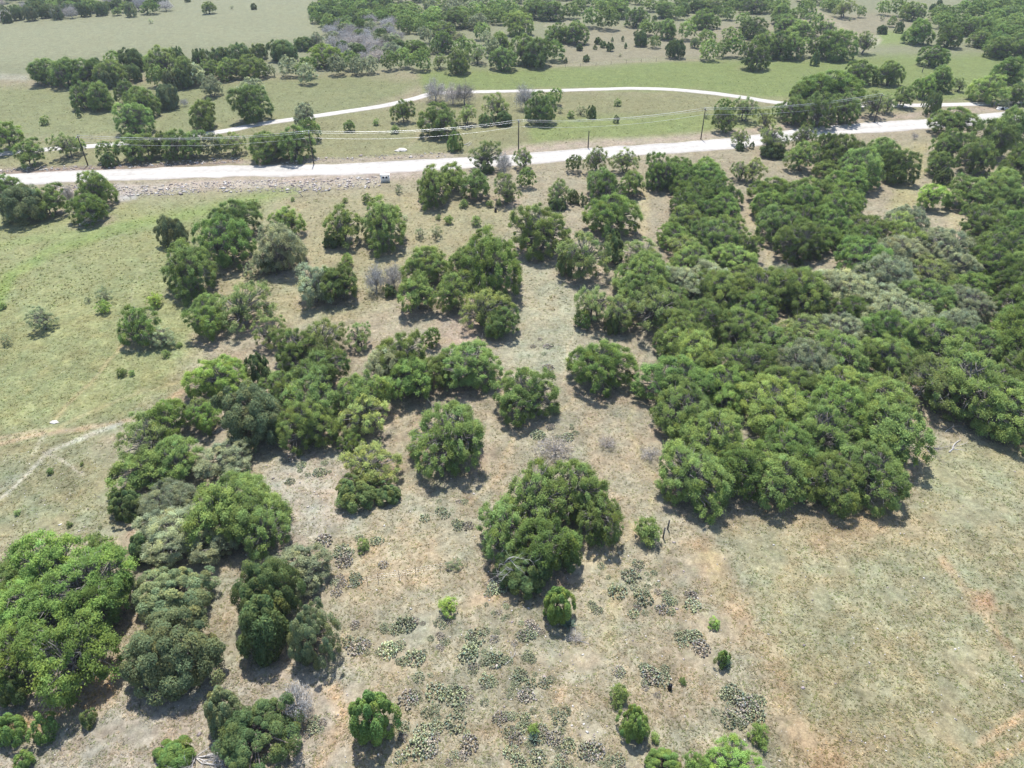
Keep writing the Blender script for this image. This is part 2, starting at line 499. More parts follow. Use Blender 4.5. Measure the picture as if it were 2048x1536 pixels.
# ------------------------------------------------------------------ where every plant stands: "kind cx top bottom width | own label", boxes in photo pixels
CATALOG = '''
@ in the wood beyond the hay field
D 12 22 46 24; D 35 14 40 28; V 60 12 38 28; D 88 10 36 30; V 115 10 35 30; B 140 8 34 28; D 168 8 33 28; S 233 14 31 18; D 200 6 31 28; V 258 4 30 30; K 300 0 27 42; B 330 0 20 32; B 275 -4 20 30
@ out on the hay field
O 418 3 24 32 | rounded oak standing alone on the dry hay field; D 374 -8 4 14; D 507 6 19 15 | small dark round juniper alone on the hay field; T 301 36 47 12; T 463 9 20 8
@ in the belt below the hay field
O 85 118 165 76; O 132 116 168 72; K 168 116 170 58; D 193 118 162 50; L 226 101 135 42; D 265 97 142 58; O 318 89 150 62; D 355 94 132 42; D 400 97 150 52; D 440 94 128 52; D 482 86 125 62; D 517 87 118 42; D 566 79 122 62; D 606 73 100 46; T 634 64 98 40; O 370 114 165 62; O 415 119 155 56; O 455 116 155 52; O 500 109 152 74; O 222 118 166 70; V 215 135 170 46; D 268 127 162 52; O 312 127 170 46; V 335 142 176 40; D 362 137 177 42; G 388 124 170 46; G 541 126 152 22; G 575 110 152 42; O 612 113 150 46; G 613 127 164 42; L 650 88 132 80; G 672 107 148 42
@ on the upper meadow
O 165 163 212 60; O 200 164 214 60; D 157 216 238 14 | tiny dark juniper on a bare stem in the upper meadow; S 88 229 250 22; O 252 158 202 52; O 282 172 232 76; O 268 205 262 76; V 331 168 212 54 | dark flat-crowned juniper with leaning trunk in the upper meadow; W 367 196 213 22; G 421 148 190 42 | pale grey green oak alone on its round shadow, upper meadow; O 408 199 252 60 | low rounded oak above the narrow white track; G 500 155 195 56; O 497 170 237 86 | big round oak alone above the narrow white track
@ between the two white roads
L 12 243 300 62 | yellow green oak beside the narrow track at the meadow edge; O 57 277 332 56 | small spreading oak between the two white roads; P 128 263 313 54; O 153 268 308 32; O 212 272 331 44; D 216 305 333 36; O 262 256 325 56; O 292 258 322 52; O 325 256 314 50; O 354 254 316 62; O 386 253 318 54; G 420 257 316 48; O 442 260 312 40; P 466 260 306 48; O 540 264 318 86; O 590 248 316 74; O 622 220 292 48; G 605 205 250 50; O 525 262 300 50
O 805 198 240 50; O 875 204 268 92; Q 935 208 246 42; P 992 178 240 58 | open oak with bare limbs above dark junipers between the roads; D 970 224 252 40; D 1005 222 250 40; D 1018 228 246 14; B 1050 168 216 46 | bare tree with rusty dead leaves beside a round oak; O 1080 182 241 72; O 1112 172 209 36; D 1185 210 236 26; T 1162 210 230 22; S 1142 217 238 18; T 1120 213 228 14; S 1235 197 212 18; D 1234 229 246 15; J 908 262 302 38 | compact bright green juniper beside a fallen log; S 790 247 268 20; S 700 240 262 26; S 752 234 252 16; T 848 232 250 16; T 1060 226 238 14
O 1450 210 262 52; P 1492 190 240 52; P 1530 208 262 42; T 1413 216 246 14; O 1450 194 235 40
O 1590 186 246 62; O 1640 180 250 74; O 1690 184 242 62; L 1665 146 200 140; O 1610 160 205 60; P 1745 178 232 56; P 1775 180 228 40; O 1810 167 214 42 | oak on one dark trunk at the narrow track's edge; D 1872 183 232 44; K 1560 200 240 30
@ on the green meadow
K 1722 120 166 66; O 1780 121 166 62; L 1853 152 194 54 | light green rounded oak on the green meadow; O 1883 131 176 64; P 1920 151 181 26; K 1870 91 131 64 | single dark rounded oak in the grassy clearing; O 1985 148 201 84; K 2022 114 162 74; S 1970 87 100 16; O 2036 165 204 60; B 870 156 200 50 | leafless grey tree touching the narrow white track; B 905 166 206 42; B 928 164 206 48; T 891 135 155 9; G 2010 195 215 20
@ in the row lining the meadow
G 715 107 150 36; G 742 104 149 36; O 778 94 143 40; O 808 92 136 40; O 842 92 141 46; P 880 96 143 30; O 916 90 146 52; K 885 62 104 52; K 928 74 112 48; P 957 80 131 38; O 1005 94 136 62; O 1050 64 126 62; O 1078 72 132 60; K 1110 74 126 46; J 1060 114 132 26; O 700 96 140 40; G 985 75 110 40
O 1420 76 119 44; O 1447 71 116 38; K 1477 69 116 46; O 1510 82 135 66 | broad oak standing in front of the oak row on the green meadow; O 1532 62 112 60; K 1557 60 116 56; O 1586 64 116 52; O 1608 72 112 40; D 1632 99 131 26; K 1675 59 118 78; P 1728 62 104 52 | open oak with forked trunk beside a pale bare patch; O 1640 74 112 52
@ in the scattered far woods
O 1035 24 66 66; O 1000 64 104 56; O 962 44 76 38; G 972 58 88 28; T 920 64 80 32; O 890 44 72 56; G 850 48 88 34; L 832 80 112 62; G 782 84 112 52; O 840 34 66 32; K 1118 46 82 62; O 1152 40 84 64; K 1185 14 54 44; O 1215 14 56 48; O 910 14 52 62; O 957 4 38 42; O 995 8 40 34; O 1020 0 32 42; O 1070 -2 34 52; K 1105 4 40 56; O 1142 4 34 42; O 1236 -2 32 52; O 1276 14 50 52; O 1298 38 68 44; D 1282 61 92 32 | dark round juniper among small bushes on the dry slope
D 1195 74 88 15; D 1160 87 101 15; D 1190 89 99 11; D 1207 81 95 17; D 1221 84 102 20; D 1252 85 97 11; D 1245 71 83 9; D 1225 74 83 7; D 1173 109 123 17; D 1132 114 126 9; D 975 40 48 10; D 1335 88 98 9; T 1240 106 114 8; D 1310 30 40 12
D 1352 78 116 44; O 1335 37 74 52; O 1375 39 76 42; O 1310 70 92 30; S 1390 74 98 22; K 1410 18 55 62; O 1330 4 32 52; O 1361 9 37 28; O 1303 -2 20 42; K 1395 -2 22 52; O 1427 -2 20 52; O 1456 14 37 32; O 1490 24 52 34; O 1510 34 72 66; O 1462 54 78 42; O 1412 58 82 42; O 1512 -4 20 62; O 1562 8 46 52; O 1592 14 42 46; O 1620 -2 32 38; O 1572 28 62 62; O 1602 44 68 62; O 1632 24 72 48; P 1656 38 72 42; O 1670 -2 21 42; P 1692 -2 32 48; O 1722 8 35 22; O 1770 -2 27 32; O 1800 -2 30 40; O 1826 4 38 50; D 1866 7 21 14; D 1880 -2 10 13; D 1765 50 68 22; O 1785 30 52 20; D 1801 42 66 20; K 1840 38 86 62; K 1900 48 93 52; T 1764 30 42 12; T 1700 34 42 8
@ near the gravel road
O 15 347 402 64; V 45 368 442 105; O 98 370 428 66; B 134 372 402 30; O 190 342 410 80; K 176 385 444 84 | dark oak with a fallen dead trunk at its foot; V 344 432 492 64 | dark umbrella-shaped juniper alone on the grass slope; P 975 280 336 78; P 1046 292 337 46; D 976 326 346 30; B 1008 305 345 34; O 865 332 410 78; O 905 322 382 62; O 955 334 402 62; P 1012 344 402 66; O 1052 334 372 44; D 1022 385 401 16; S 928 396 416 20; S 980 398 414 18; S 997 396 413 14; T 797 366 386 22; O 1150 306 344 38; P 1195 292 342 58; P 1252 294 342 62; O 1205 322 402 68; P 1120 348 415 56; D 1146 378 406 28; D 1166 384 412 22; D 1115 394 420 38; K 1320 299 378 78 | dense bright green oak above a sandy path; O 1265 333 397 54; P 1483 248 296 38; D 1480 284 301 22; D 1505 282 297 13; P 1546 248 302 64; D 1546 288 314 58; P 1610 248 296 58; O 1604 280 338 66; O 1650 264 318 60; O 1692 264 342 76; O 1728 288 372 86; O 1764 274 342 84; K 1702 328 388 96; O 1652 318 356 66; O 1802 298 362 76; W 1830 264 279 15; O 1902 258 316 76; O 1910 212 267 94; O 1882 300 352 54; O 1960 278 344 80; D 1888 334 369 42; Y 1862 366 420 66 | bright yellow green small oak in the sandy clearing; O 1990 238 312 84; O 2024 212 284 74; K 2046 288 356 70; O 1945 352 416 104; O 2005 338 408 104; O 2034 376 446 84; O 1990 400 460 76; P 1512 310 365 52; P 1480 318 360 40
@ on the grass slope
O 468 396 472 104; K 446 428 530 118 | large dark oak paired with a lighter oak on the slope; S 507 397 416 30; S 366 478 506 32; O 377 486 588 110 | bright rounded oak with skirted crown on the open slope; O 575 410 470 78; G 560 446 542 106; D 545 504 542 52; T 500 520 558 38; T 528 560 594 24; P 490 558 655 112; O 418 580 650 64; K 410 612 678 84; D 533 598 630 18; T 207 571 602 36; Y 207 597 626 34 | bright yellow green bush alone on the open slope; T 176 592 607 15; Y 308 579 618 34; K 273 611 688 82 | compact dark green oak beside a pale bush on the slope; T 322 648 694 62 | pale yellowish bush leaning against a dark compact oak; T 80 614 662 58; T 10 668 692 26; S 5 602 620 16; S 358 680 698 13; S 331 697 717 18; S 242 734 753 24; S 263 739 752 13; S 398 716 726 8
O 655 518 606 70; G 625 524 612 82; O 684 522 602 80; Y 693 500 536 30 | lime green sapling behind a round oak; O 682 412 490 78; D 665 464 494 46; O 766 392 502 102 | tall rounded oak in the thin woods below the gravel road; T 840 444 488 26; T 873 442 482 30; Y 898 429 448 22; S 952 429 453 23; S 877 426 441 13; S 733 386 406 22; S 690 394 406 12; B 750 526 584 44 | nearly bare grey tree, one of a leaning pair; B 786 518 584 44; D 780 568 594 30; T 655 470 500 20; S 585 392 404 10; T 810 425 445 14
@ around the pale clearing
O 850 488 566 112; O 835 538 628 82; O 905 540 616 88; K 985 454 606 138; O 955 472 560 90; O 1075 404 508 136; O 925 490 560 70; K 1225 384 468 118 | wide dark oak shading a game feeder; K 1215 345 410 80; P 1165 458 552 114; D 1226 464 528 52; D 1130 498 550 46; P 1190 548 664 84; P 1236 572 668 76; D 1226 624 668 40; Q 972 574 655 112 | pale gnarled oak on the edge of the clearing; O 1005 608 670 78; O 985 615 672 50
K 1204 672 776 140 | leafy bright green oak alone in the clearing, wide dark shadow below; O 1050 726 834 136 | rounded oak standing just off the foot trail
@ in the middle thicket
O 592 648 735 122; P 648 628 722 102; P 716 640 695 52; P 537 630 690 72; O 800 654 766 132; K 862 654 694 46; O 640 690 775 112; O 620 738 862 114; O 732 738 836 114; O 562 734 806 90; K 828 699 808 96 | dense dark green oak wedged among greyer oaks; O 938 671 778 152; O 688 760 856 66; D 515 695 775 54; V 505 764 888 142; O 612 788 892 134; Q 730 784 874 106 | pale yellow green oak at the thicket's sunny edge; L 432 709 800 132 | brightest yellow green oak at the thicket corner; K 705 858 908 64; Q 738 872 968 128; D 708 944 1024 100; D 775 960 1010 80; O 905 769 960 168 | huge rounded live oak standing apart on the rocky clearing; D 535 795 860 60; G 770 690 780 90; O 880 700 780 70
@ beside the wheel tracks
P 285 826 930 104; L 325 798 884 112; O 290 888 988 134; O 352 868 964 94; L 408 806 866 64; G 450 874 956 116 | silvery grey oak beside the rocky clearing; D 252 968 1038 84; G 330 962 1060 150; G 345 1004 1116 170; O 480 944 1086 184; O 440 958 1090 130; O 525 998 1114 100; G 420 1038 1128 116; D 282 1058 1122 50; P 395 790 850 60; S 225 975 1000 24
@ on the rocky slope
L 90 1058 1205 156; L 150 1086 1285 196; L 50 1130 1290 170; L 195 1145 1270 120; L 130 1225 1412 176; L 28 1228 1375 126; O 40 1096 1226 116; O 188 1054 1122 62; D 20 1340 1420 70
V 345 1124 1245 172; V 340 1212 1392 192; D 532 1108 1255 146; G 604 1078 1180 132; D 520 1178 1314 116; V 616 1198 1332 128; V 440 1352 1476 92; D 508 1356 1560 212; B 590 1350 1450 64 | bleached leafless treetop beside a shaggy juniper; J 742 1364 1490 110 | round bushy juniper alone among prickly pear; J 1270 1400 1484 68 | globe-shaped juniper beside a feathery green shrub; S 1240 1360 1414 46; J 1115 1162 1248 72 | pointed bright juniper with a blue agave at its foot; Y 894 1188 1234 42 | yellow green bush with grey bare side on the rocky slope; T 910 1114 1143 38; S 725 1074 1106 28; J 1328 1494 1548 86; L 1465 1482 1565 124; L 1396 1498 1566 62; Y 1518 1434 1502 44; Y 1067 1442 1472 26; Y 1428 1231 1260 26; J 1446 1288 1338 38; S 1366 1350 1372 15; S 1311 1458 1492 20; J 85 1414 1492 58; J 14 1414 1494 78; J 45 1494 1542 46; D 175 1412 1458 34; J 343 1474 1550 88 | round bushy juniper beside a fan of bleached branches; S 100 932 952 14; S 34 1018 1032 13; S 138 1042 1056 13; S 163 922 932 9; T 200 1046 1058 10
@ around the bleached dead limb
O 1150 902 1045 164; O 1066 924 1065 134; O 1200 958 1094 104; O 1008 982 1120 114; K 1100 1026 1155 136; D 1048 1086 1192 124; D 1130 1056 1140 84; O 1188 1044 1098 44; S 1298 1026 1092 58 | light green bush growing beside two fence posts
W 1110 882 905 90; W 1215 872 898 46; W 1302 894 920 54; W 1150 1262 1282 40
@ at the dense grove's edge
O 1395 880 1022 150; K 1480 890 1000 120; O 1560 900 1008 130; O 1660 890 1012 140; O 1745 870 1000 150; O 1800 800 930 130; O 1370 730 900 140; O 1385 640 760 120; K 1165 610 660 40; O 1362 600 720 110; P 1300 560 660 120; O 1940 680 850 180; O 2020 740 890 150; P 1860 690 820 130; K 2040 610 740 130; O 1290 500 600 120; O 1270 540 620 80
'''
SPECS = []     # [kind, x, y, R, h, zone, own label]
zone = ''
for line in CATALOG.strip().split('\n'):
    if line.startswith('@'):
        zone = line[2:].strip()
        continue
    for item in line.split(';'):
        item = item.strip()
        if not item:
            continue
        a, _, lab = item.partition('|')
        k, cx, yt, yb, w = a.split()
        x, y, R, h, ey = fit(float(cx), float(yt), float(yb), float(w), k)
        SPECS.append([k, x, y, R, h, zone, lab.strip() or None, ey])

def inside(poly, x, y):
    n, r_ = len(poly), False
    for i in range(n):
        (x1, y1), (x2, y2) = poly[i], poly[i - 1]
        if (y1 > y) != (y2 > y) and x < (x2 - x1) * (y - y1) / (y2 - y1) + x1:
            r_ = not r_
    return r_

def fill(poly, kinds, rmin, rmax, zone, gap=0.78, tries=900, limit=99, hf=(1.0, 1.35)):
    xs, ys = [p[0] for p in poly], [p[1] for p in poly]
    got = 0
    for _ in range(tries):
        if got >= limit:
            break
        px, py = rng.uniform(min(xs), max(xs)), rng.uniform(min(ys), max(ys))
        if not inside(poly, px, py):
            continue
        R = float(rng.uniform(rmin, rmax))
        h = R * float(rng.uniform(*hf)) + 0.4
        p = at_z(px, py, h * 0.5)
        if any((p[0] - s[1]) ** 2 + (p[1] - s[2]) ** 2 < (gap * (R + s[3])) ** 2 for s in SPECS):
            continue
        SPECS.append([kinds[int(rng.integers(len(kinds)))], float(p[0]), float(p[1]), R, h, zone, None, float(rng.uniform(0.9, 1.15))])
        got += 1

Z = 'in the dense oak grove'
fill([(1265, 500), (1330, 430), (1420, 430), (1500, 470), (1530, 540), (1560, 560), (1640, 540), (1700, 560), (1800, 590), (1900, 640), (1930, 690), (1860, 720), (1760, 740), (1700, 720), (1370, 740), (1330, 660), (1270, 570)], 'OOOOKGGP', 4.4, 6.8, Z, 0.59, hf=(0.85, 1.3))
fill([(1345, 740), (1700, 710), (1760, 790), (1830, 860), (1800, 920), (1640, 950), (1400, 950), (1345, 900)], 'OOOKO', 4.8, 6.8, Z, 0.56, hf=(0.9, 1.3))
fill([(1720, 440), (1820, 430), (1900, 470), (1940, 520), (1960, 600), (1900, 640), (1800, 590), (1720, 550)], 'OOKGGP', 4.4, 6.4, Z, 0.62, hf=(0.85, 1.25))
fill([(1880, 690), (2090, 640), (2090, 850), (1960, 810), (1870, 750)], 'OOOKL', 4.8, 6.8, Z, 0.58, hf=(0.9, 1.3))
fill([(1950, 430), (2090, 390), (2090, 650), (1990, 610), (1970, 490)], 'OOK', 4.6, 6.4, Z, 0.62)
fill([(1340, 335), (1440, 345), (1470, 400), (1440, 440), (1350, 420)], 'OKK', 4.6, 6.2, Z, 0.55)
fill([(1520, 370), (1620, 370), (1720, 400), (1720, 470), (1600, 480), (1530, 440)], 'KKO', 4.8, 6.4, Z, 0.60)
Z = 'in the wood beyond the hay field'
fill([(-60, -20), (340, -20), (335, 8), (200, 22), (0, 34), (-60, 40)], 'DDVBKO', 3.4, 5.4, Z, 0.55, limit=80)
Z = 'in the scattered far woods'
fill([(628, 0), (700, -14), (800, -14), (770, 40), (700, 60), (628, 36)], 'DDKO', 3.8, 5.6, Z, 0.55, limit=60)
fill([(690, 40), (790, 30), (800, 100), (730, 120), (640, 90), (650, 62)], 'BBBBGD', 3.4, 4.8, Z, 0.52, limit=50)
fill([(790, -20), (1110, -20), (1110, 20), (900, 60), (800, 60)], 'OOKG', 4.2, 6.0, Z, 0.55, limit=80)
fill([(1110, -30), (1700, -30), (1690, 12), (1400, 20), (1120, 10)], 'OOKD', 4.0, 5.8, Z, 0.66, limit=70)
fill([(1870, 20), (2080, -20), (2090, 110), (1990, 95), (1960, 80), (1890, 45)], 'KKOO', 4.6, 6.6, Z, 0.55, limit=70)

# ------------------------------------------------------------------ ground: one sheet to the horizon, soil and grass colours from the photo's zones
def vnoise(x, y, seed=0):
    xi, yi = np.floor(x).astype(np.int64), np.floor(y).astype(np.int64)
    fx, fy = x - xi, y - yi
    fx, fy = fx * fx * (3 - 2 * fx), fy * fy * (3 - 2 * fy)
    def hsh(a, b):
        n = (a * 374761393 + b * 668265263 + seed * 982451653) & 0xffffffff
        n = ((n ^ (n >> 13)) * 1274126177) & 0xffffffff
        return ((n ^ (n >> 16)) & 0xffff) / 65535.0
    return ((hsh(xi, yi) * (1 - fx) + hsh(xi + 1, yi) * fx) * (1 - fy) + (hsh(xi, yi + 1) * (1 - fx) + hsh(xi + 1, yi + 1) * fx) * fy)

def fbm(x, y, seed=0, o=4):
    s, a, t = 0, 1.0, 0
    for i in range(o):
        s = s + a * vnoise(x * 2 ** i, y * 2 ** i, seed + i); t += a; a *= 0.55
    return s / t

def seg_dist(X, Y, pts):
    d = np.full(X.shape, 1e9)
    for (x1, y1), (x2, y2) in zip(pts[:-1], pts[1:]):
        vx, vy = x2 - x1, y2 - y1
        t = np.clip(((X - x1) * vx + (Y - y1) * vy) / (vx * vx + vy * vy + 1e-9), 0, 1)
        d = np.minimum(d, np.hypot(X - x1 - t * vx, Y - y1 - t * vy))
    return d

def poly_mask(X, Y, poly, feather):
    ins = np.zeros(X.shape, bool)
    for i in range(len(poly)):
        (x1, y1), (x2, y2) = poly[i], poly[i - 1]
        c = ((y1 > Y) != (y2 > Y)) & (X < (x2 - x1) * (Y - y1) / (y2 - y1 + 1e-9) + x1)
        ins ^= c
    d = seg_dist(X, Y, poly + [poly[0]])
    return np.clip(0.5 + np.where(ins, d, -d) / (2 * feather), 0, 1)

ZONES = [  # polygon, photo colour, feather
    ([(-900, -260), (3000, -260), (3000, 125), (1400, 125), (700, 150), (-900, 160)], (164, 167, 142), 8),
    ([(-900, 48), (60, 40), (350, 22), (350, -10), (620, -40), (640, 60), (600, 76), (300, 90), (60, 122), (-900, 128)], (172, 175, 150), 8),
    ([(1120, 55), (1420, 50), (1780, 20), (1850, 60), (1700, 110), (1420, 116), (1130, 128)], (176, 170, 152), 8),
    ([(-900, 150), (150, 175), (700, 150), (860, 160), (700, 232), (450, 266), (-900, 312)], (158, 163, 126), 10),
    ([(830, 138), (1130, 132), (1420, 118), (1700, 113), (2900, 95), (2900, 200), (1560, 203), (1400, 183), (1100, 180), (850, 186)], (150, 165, 110), 8),
    ([(1760, 60), (1830, 60), (1840, 85), (1740, 92)], (158, 175, 118), 6),
    ([(-900, 314), (450, 268), (830, 200), (1100, 186), (1400, 186), (1560, 212), (2900, 212), (2900, 250), (1640, 252), (1200, 295), (600, 328), (-900, 345)], (163, 162, 128), 6),
    ([(1050, 240), (1400, 225), (1560, 215), (1560, 255), (1400, 278), (1060, 292)], (153, 165, 112), 10),
    ([(-900, 385), (220, 400), (520, 385), (560, 410), (440, 600), (350, 790), (200, 860), (60, 1000), (-900, 1200)], (162, 165, 122), 26),
    ([(-900, 880), (60, 872), (210, 852), (250, 980), (220, 1060), (-900, 1250)], (165, 163, 133), 40),
    ([(560, 390), (860, 375), (1020, 400), (1020, 480), (700, 640), (440, 640), (430, 560)], (176, 168, 138), 24),
    ([(1040, 505), (1150, 540), (1160, 640), (1130, 760), (1000, 740), (1030, 640)], (186, 182, 160), 14),
    ([(870, 640), (930, 620), (960, 680), (890, 700)], (198, 182, 168), 10),
    ([(540, 930), (700, 900), (700, 1040), (560, 1110), (540, 1060)], (194, 184, 170), 18),
    ([(760, 1050), (900, 1040), (900, 1150), (700, 1200), (660, 1170)], (194, 177, 152), 24),
    ([(0, 1400), (500, 1330), (700, 1330), (700, 1700), (-600, 1700)], (188, 178, 165), 30),
    ([(1450, 1060), (1700, 1030), (1860, 980), (2900, 800), (2900, 1900), (1650, 1900), (1560, 1400), (1480, 1200)], (176, 170, 142), 40),
    ([(1850, 900), (2900, 800), (2900, 1000), (1840, 1000)], (176, 172, 142), 20),
    ([(1540, 1010), (1800, 1010), (1860, 1060), (1600, 1120)], (186, 168, 140), 26),
    ([(1920, 1190), (1975, 1195), (1980, 1225), (1940, 1232)], (206, 174, 146), 10),
    ([(1600, 1470), (1760, 1480), (1760, 1620), (1560, 1620)], (188, 168, 140), 36),
    ([(150, 1390), (225, 1300), (245, 1330), (190, 1420), (60, 1470), (20, 1440)], (204, 172, 138), 14),
    ([(235, 370), (285, 372), (275, 398), (240, 402)], (196, 194, 196), 5),
    ([(1780, 290), (1860, 285), (1850, 350), (1830, 420), (1780, 440), (1790, 350)], (186, 178, 142), 10),
    ([(1880, 390), (1960, 450), (1940, 600), (1900, 480)], (190, 180, 150), 10),
    ([(1720, 80), (1765, 88), (1760, 78), (1735, 68)], (225, 220, 212), 4),
]
LINES = [  # polyline, half width px, colour, strength
    ([(-40, 720), (10, 560), (110, 500), (260, 455), (420, 420), (500, 400), (590, 382)], 15, (146, 168, 98), 0.6),
    ([(-40, 500), (130, 470), (300, 440)], 10, (150, 168, 106), 0.4),
    ([(-40, 650), (0, 600), (20, 560)], 16, (144, 168, 92), 0.5),
    ([(100, 388), (250, 378), (400, 366), (620, 362), (740, 352), (860, 346)], 14, (202, 187, 180), 0.95),
    ([(240, 376), (450, 366), (640, 372), (760, 366)], 7, (214, 202, 192), 0.6),
    ([(-20, 348), (250, 332), (480, 320)], 7, (172, 150, 144), 0.9),
    ([(480, 322), (700, 322), (900, 312)], 6, (196, 182, 172), 0.8),
    ([(1000, 308), (1060, 299), (1180, 289), (1300, 283), (1450, 270), (1640, 246), (1760, 239), (1960, 218), (2080, 210)], 11, (204, 187, 178), 0.9),
    ([(1450, 296), (1640, 275), (1760, 268), (1860, 258)], 7, (190, 178, 162), 0.8),
    ([(1290, 375), (1292, 430), (1280, 470), (1250, 480)], 12, (204, 190, 154), 0.85),
    ([(1520, 395), (1500, 440), (1540, 500), (1536, 520)], 10, (200, 188, 156), 0.7),
    ([(1150, 640), (1138, 690), (1128, 760)], 3, (204, 192, 166), 0.8),
    ([(1330, 770), (1270, 800), (1250, 850), (1275, 900), (1310, 960), (1300, 1010)], 6, (194, 184, 150), 0.5),
    ([(1010, 900), (1030, 870), (1100, 840), (1140, 800)], 6, (204, 186, 158), 0.7),
    ([(940, 1000), (1000, 940), (1020, 900)], 8, (206, 186, 158), 0.7),
    ([(-40, 893), (60, 872), (200, 850), (300, 832), (372, 776)], 6, (206, 186, 158), 1.0),
    ([(-40, 880), (40, 866), (110, 857)], 4, (204, 184, 160), 0.6),
    ([(-40, 1030), (40, 960), (100, 902), (180, 868), (240, 845)], 5, (216, 210, 194), 0.95),
    ([(-30, 990), (40, 950)], 8, (206, 202, 188), 0.5),
    ([(70, 905), (98, 868)], 4, (206, 202, 178), 0.8),
    ([(90, 903), (130, 925), (165, 950)], 4, (208, 200, 184), 0.8),
    ([(110, 838), (180, 770), (250, 690), (330, 660)], 4.5, (196, 184, 146), 0.7),
    ([(100, 862), (240, 800), (370, 760)], 4.5, (192, 184, 144), 0.7),
    ([(310, 505), (280, 560), (240, 650)], 3, (182, 178, 146), 0.4),
    ([(200, 490), (250, 470)], 3, (188, 182, 150), 0.4),
    ([(420, 560), (460, 555), (510, 545)], 5, (204, 188, 158), 0.6),
    ([(1400, 1100), (1450, 1190), (1500, 1280), (1545, 1350), (1590, 1450), (1640, 1540)], 36, (190, 168, 140), 0.75),
    ([(1420, 1110), (1440, 1180)], 20, (186, 176, 136), 0.5),
    ([(1225, 1150), (1235, 1230), (1210, 1290)], 18, (190, 176, 142), 0.5),
    ([(1880, 1120), (1950, 1210), (2060, 1360)], 11, (204, 182, 154), 0.8),
    ([(1960, 1490), (2100, 1390)], 11, (212, 188, 158), 0.95),
    ([(1900, 1580), (2100, 1460)], 13, (208, 184, 154), 0.85),
    ([(1700, 1000), (1800, 990), (1860, 900)], 12, (204, 182, 150), 0.6),
    ([(1130, 1140), (1200, 1110), (1260, 1060)], 22, (206, 190, 160), 0.6),
    ([(660, 1380), (690, 1440), (640, 1530)], 20, (204, 178, 148), 0.6),
    ([(1050, 1530), (1100, 1430), (1140, 1330)], 10, (202, 184, 160), 0.6),
    ([(900, 1230), (960, 1200), (1050, 1180)], 18, (204, 182, 154), 0.5),
    ([(820, 295), (840, 265), (815, 250)], 3, (190, 180, 156), 0.5),
    ([(1100, 130), (1420, 118)], 3, (190, 178, 162), 0.6),
    ([(1600, 0), (1660, 40), (1700, 60), (1760, 80)], 5, (206, 196, 180), 0.6),
    ([(1090, 52), (1180, 40), (1280, 36)], 3, (200, 192, 178), 0.6),
    ([(-40, 150), (50, 155)], 8, (196, 196, 190), 0.7),
]
ALB = 0.45     # photo colour to albedo
def ground_colour(X, Y, x, y):
    """albedo of soil and grass at photo pixel (X, Y), world position (x, y)"""
    w = np.clip(30 * (Y + 264) / 1500, 3, 40)
    wx = X + (fbm(x / 5, y / 5, 3) - 0.5) * 2.4 * w + (fbm(x / 22, y / 22, 5) - 0.5) * 2.0 * w
    wy = Y + (fbm(x / 5, y / 5, 11) - 0.5) * 1.2 * w + (fbm(x / 22, y / 22, 13) - 0.5) * 1.0 * w
    C = np.empty(X.shape + (3,))
    C[:] = s2l((182, 172, 152))
    for poly, c, f in ZONES:
        m = poly_mask(wx, wy, poly, f)[..., None]
        C = C * (1 - m) + s2l(c) * m
    for pts, hw, c, st in LINES:
        d = seg_dist(X * 0.7 + wx * 0.3, Y * 0.7 + wy * 0.3, pts)
        brk = np.clip((0.35 if hw > 6 else 0.62) + 1.2 * fbm(x / 3.0, y / 3.0, 21), 0, 1)
        m = (st * brk * np.clip(1.25 - d / hw, 0, 1))[..., None]
        C = C * (1 - m) + s2l(c) * m
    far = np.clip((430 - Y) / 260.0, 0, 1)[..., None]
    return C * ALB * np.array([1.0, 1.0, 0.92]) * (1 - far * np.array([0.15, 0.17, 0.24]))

def fbm_tint(C, x, y, amp):
    g = fbm(x / 9, y / 9, 41) - 0.5
    p = fbm(x / 3.2, y / 3.2, 43) - 0.5
    v = fbm(x / 1.1, y / 1.1, 47, 3) - 0.5
    k = 1 + amp * (0.35 * g + 0.40 * p + 0.5 * v)
    hue = amp * (0.16 * (fbm(x / 6, y / 6, 51) - 0.5) + 0.20 * (fbm(x / 2, y / 2, 53) - 0.5))
    return C * np.stack([k * (1 + hue), k * (1 - 0.15 * hue), k * (1 - 0.6 * hue)], -1)

xs = np.concatenate([np.array([-9000, -5000, -3000, -2000, -1300, -900, -600, -400, -260, -180]), np.arange(-120, 2170, 5.0),
                     np.array([2230, 2310, 2450, 2650, 2950, 3350, 4100, 5200, 7000, 11000])])
ys = np.concatenate([np.array([-259, -255, -248, -238, -225, -205, -180, -150, -120, -95, -75, -60]), np.arange(-48, 1640, 4.0),
                     np.array([1660, 1700, 1760, 1850, 1980, 2150, 2350, 2550, 2700])])
GX, GY = np.meshgrid(xs, ys)
a_, b_ = (GX - 1024) / F, (GY - 768) / F
t_ = -H / (-ST - b_ * CT)
wx_, wy_ = a_ * t_, (CT - b_ * ST) * t_
wz_ = hgt(wx_, wy_)
GC = ground_colour(GX, GY, wx_, wy_)
